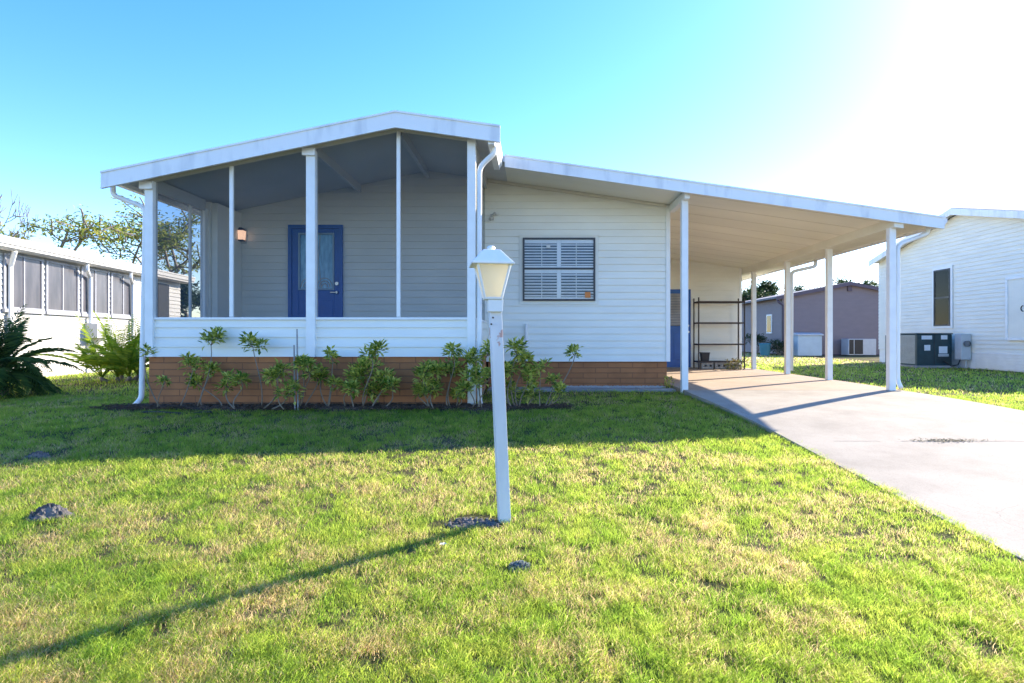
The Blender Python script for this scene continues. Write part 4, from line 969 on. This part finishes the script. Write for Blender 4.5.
# mulch chips
rnd = random.Random(10); b = MB()
for _ in range(5000):
    x = rnd.uniform(-5.6, .5); y = 7.5 + rnd.random() * .48; a = rnd.uniform(0, 6.28); d = Vector((math.cos(a), math.sin(a), rnd.uniform(-.2, .5))).normalized()
    leaf(b, Vector((x, y, -.035 + rnd.random() * .03)), d, Vector((0, 0, 1)), rnd.uniform(.03, .07), .014)
tag(b.build('mulch', pm('mulch_chips', (.22, .14, .09), .9, .6, 9, c2=(.06, .04, .028))), 'dark wood mulch chips in the bed under the shrubs', 'mulch', None, 'stuff')
b = MB(); pts = [(XX(140, 7.35) + i * .11, 7.33 + .015 * math.sin(i * 1.1), .012 + zg(7.35) + .008 * math.sin(i * .9)) for i in range(9)]; b.tube(pts, .014, 6)
tag(b.build('edging_strip', M['black']), 'short black plastic edging strip at the left end of the bed', 'edging')

# ------------------------------------------------------------------ grass blades
def vnoise(x, y, s, seed):
    rs = np.random.RandomState(seed); g_ = rs.rand(256, 256)
    u, v = x * s + 1000, y * s + 1000; iu, iv = np.floor(u).astype(int), np.floor(v).astype(int); fu, fv = u - iu, v - iv
    fu, fv = fu * fu * (3 - 2 * fu), fv * fv * (3 - 2 * fv); G = lambda a, c: g_[a % 256, c % 256]
    return (G(iu, iv) * (1 - fu) + G(iu + 1, iv) * fu) * (1 - fv) + (G(iu, iv + 1) * (1 - fu) + G(iu + 1, iv + 1) * fu) * fv
def fbm(x, y, s, seed): return (vnoise(x, y, s, seed) + .5 * vnoise(x, y, s * 2.1, seed + 1) + .25 * vnoise(x, y, s * 4.3, seed + 2)) / 1.75
def blades(name, label, Y0, Y1, N_, seed, power, wk, hk):
    rs = np.random.RandomState(seed)
    u = rs.rand(N_); e = 1 - power                    # density falls as Y**-power beyond the widening of the view
    Y = (Y0 ** e + u * (Y1 ** e - Y0 ** e)) ** (1 / e)
    t = rs.rand(N_); X = (-.93 + 1.80 * t) * Y
    lxv = np.where(Y < 8.7, 2.30 + (8.7 - Y) * .068, 2.30); rxv = 5.62 + np.maximum(0, 9.2 - Y) * .16
    fray = -.05 * vnoise(X * 0, Y, 9, 5) - .02
    ok = ~((X > lxv - fray) & (X < rxv + fray) & (Y < 15.75))
    ok &= ~((X > -5.16) & (X < 5.4) & (Y > 10.05) & (Y < 22)); ok &= ~((X > -5.2) & (X < -.78) & (Y > 7.98) & (Y < 22))
    ok &= ~((X > -5.5) & (X < .4 + .1 * np.sin(Y * 9)) & (Y > 7.55 + .06 * np.sin(X * 4) + .05 * rs.rand(N_)) & (Y < 8)); ok &= ~((X > -.75) & (X < 2.28) & (Y > 9.6) & (Y < 10.2))
    ok &= ~((X > 12.2) & (Y > 13.3)) & ~((X > 10.9) & (X < 12.1) & (Y > 17.1) & (Y < 18.15)) & ~((X > 12.35) & (X < 19.2) & (Y > 29.9))
    ok &= ~(X < -10.75 - .107 * (Y - 13.8))
    for mx_, my_, mr_ in ((XX(49, 4.35), 4.35, .13), ):
        pass
    bare = fbm(X, Y, 1.1, 31); fine = vnoise(X, Y, 7, 77)
    keep = rs.rand(N_) < np.clip(1.10 - .45 * np.clip((bare - .50) * 4, 0, .75) - .7 * np.clip(.40 - fine, 0, 1) * 2.8 - .8 * np.clip(.36 - vnoise(X, Y, 13, 78), 0, 1) * 4, .08, 1)
    # worn spot round the post and the mounds
    for (cx, cy, rr) in [(-.38, 3.83, .17), (-.55, 3.76, .12), (-.24, 3.72, .06)] + [(*on_lawn(a, c)[:2], d) for a, c, d in ((49, 517, .13), (38, 457, .12), (520, 568, .07))]:
        keep &= ~(((X - cx) ** 2 + ((Y - cy) * 1.4) ** 2 < rr * rr) & (rs.rand(N_) < .93))
    ok &= keep
    X, Y = X[ok], Y[ok]; bare = bare[ok]; n = len(X); fine = fine[ok]
    Zg = np.where(Y >= 10, 0, np.where(Y > 6, -.009375 * (10 - Y) ** 2, -.15 - .075 * (6 - Y))); Zg = np.where(Y < 1, -.525 - .02 * (1 - Y), Zg)
    tuft = vnoise(X, Y, 14, 91)
    h = (.020 + .030 * rs.rand(n) ** 1.5 + .045 * np.clip(tuft - .45, 0, 1)) * hk * (1.0 - .3 * np.clip((bare - .45) * 3, 0, .9))
    wd = np.maximum(.0022, Y * wk) * (.7 + .6 * rs.rand(n))
    az = rs.rand(n) * 2 * np.pi; la = rs.rand(n) * 2 * np.pi; ln = h * (.3 + 1.2 * rs.rand(n))
    cx, sx = np.cos(az) * wd / 2, np.sin(az) * wd / 2; lx_, ly_ = np.cos(la) * ln, np.sin(la) * ln
    V = np.zeros((n, 5, 3), np.float32)
    V[:, 0] = np.stack([X - cx, Y - sx, Zg - .004], 1); V[:, 1] = np.stack([X + cx, Y + sx, Zg - .004], 1)
    V[:, 2] = np.stack([X + cx * .8 + lx_ * .35, Y + sx * .8 + ly_ * .35, Zg + h * .6], 1); V[:, 3] = np.stack([X - cx * .8 + lx_ * .35, Y - sx * .8 + ly_ * .35, Zg + h * .6], 1)
    V[:, 4] = np.stack([X + lx_, Y + ly_, Zg + h], 1)
    base = np.arange(n)[:, None] * 5
    loops = (base + np.array([0, 1, 2, 3, 3, 2, 4])[None]).ravel().astype(np.int32)
    me = bpy.data.meshes.new(name); me.vertices.add(n * 5); me.vertices.foreach_set('co', V.ravel())
    me.loops.add(len(loops)); me.loops.foreach_set('vertex_index', loops); me.polygons.add(n * 2)
    st = (np.arange(n)[:, None] * 7 + np.array([0, 4])[None]).ravel().astype(np.int32); me.polygons.foreach_set('loop_start', st)
    try: me.polygons.foreach_set('loop_total', np.tile([4, 3], n).astype(np.int32))
    except Exception: pass
    me.update(calc_edges=True)
    g1, g2, g3, straw, brown = [np.array(c) for c in ((.24, .305, .055), (.11, .19, .030), (.34, .36, .085), (.39, .315, .175), (.25, .18, .12))]
    r1 = np.clip(.6 * vnoise(X, Y, 17, 12) + .55 * rs.rand(n) - .1, 0, 1)[:, None]; c = g1 * (1 - r1) + g2 * r1; big = fbm(X, Y, .35, 51)
    lime = np.clip((fine - .4) * 2, 0, 1)[:, None] * rs.rand(n)[:, None]; c = c * (1 - lime) + g3 * lime
    dry = (rs.rand(n) < np.clip(.24 + (bare - .48) * .4 + (fbm(X, Y, 4.5, 61) - .5) * 1.3 - .25 * np.clip((Y - 5.3) * 2, 0, 1) + .6 * np.clip((Y - 16) / 6, 0, 1), .03, .85))[:, None]; s_ = rs.rand(n)[:, None]; c = np.where(dry, straw * s_ + (1 - s_) * (straw * .55 + brown * .45), c)  # straw thinned inside the house shadow, so its shade is partly in the tint
    c *= 1.12 * (.7 + .6 * (.5 * rs.rand(n) + .5 * vnoise(X, Y, 24, 13)))[:, None]
    at = me.attributes.new('tint', 'FLOAT_COLOR', 'POINT'); cc = np.ones((n, 5, 4), np.float32); cc[:, :, :3] = c[:, None, :]; at.data.foreach_set('color', cc.ravel())
    me.materials.append(M['grass_blade']); o = bpy.data.objects.new(name, me); COL.objects.link(o)
    o['kind'] = 'stuff'; o['label'] = label; o['category'] = 'grass'; return o
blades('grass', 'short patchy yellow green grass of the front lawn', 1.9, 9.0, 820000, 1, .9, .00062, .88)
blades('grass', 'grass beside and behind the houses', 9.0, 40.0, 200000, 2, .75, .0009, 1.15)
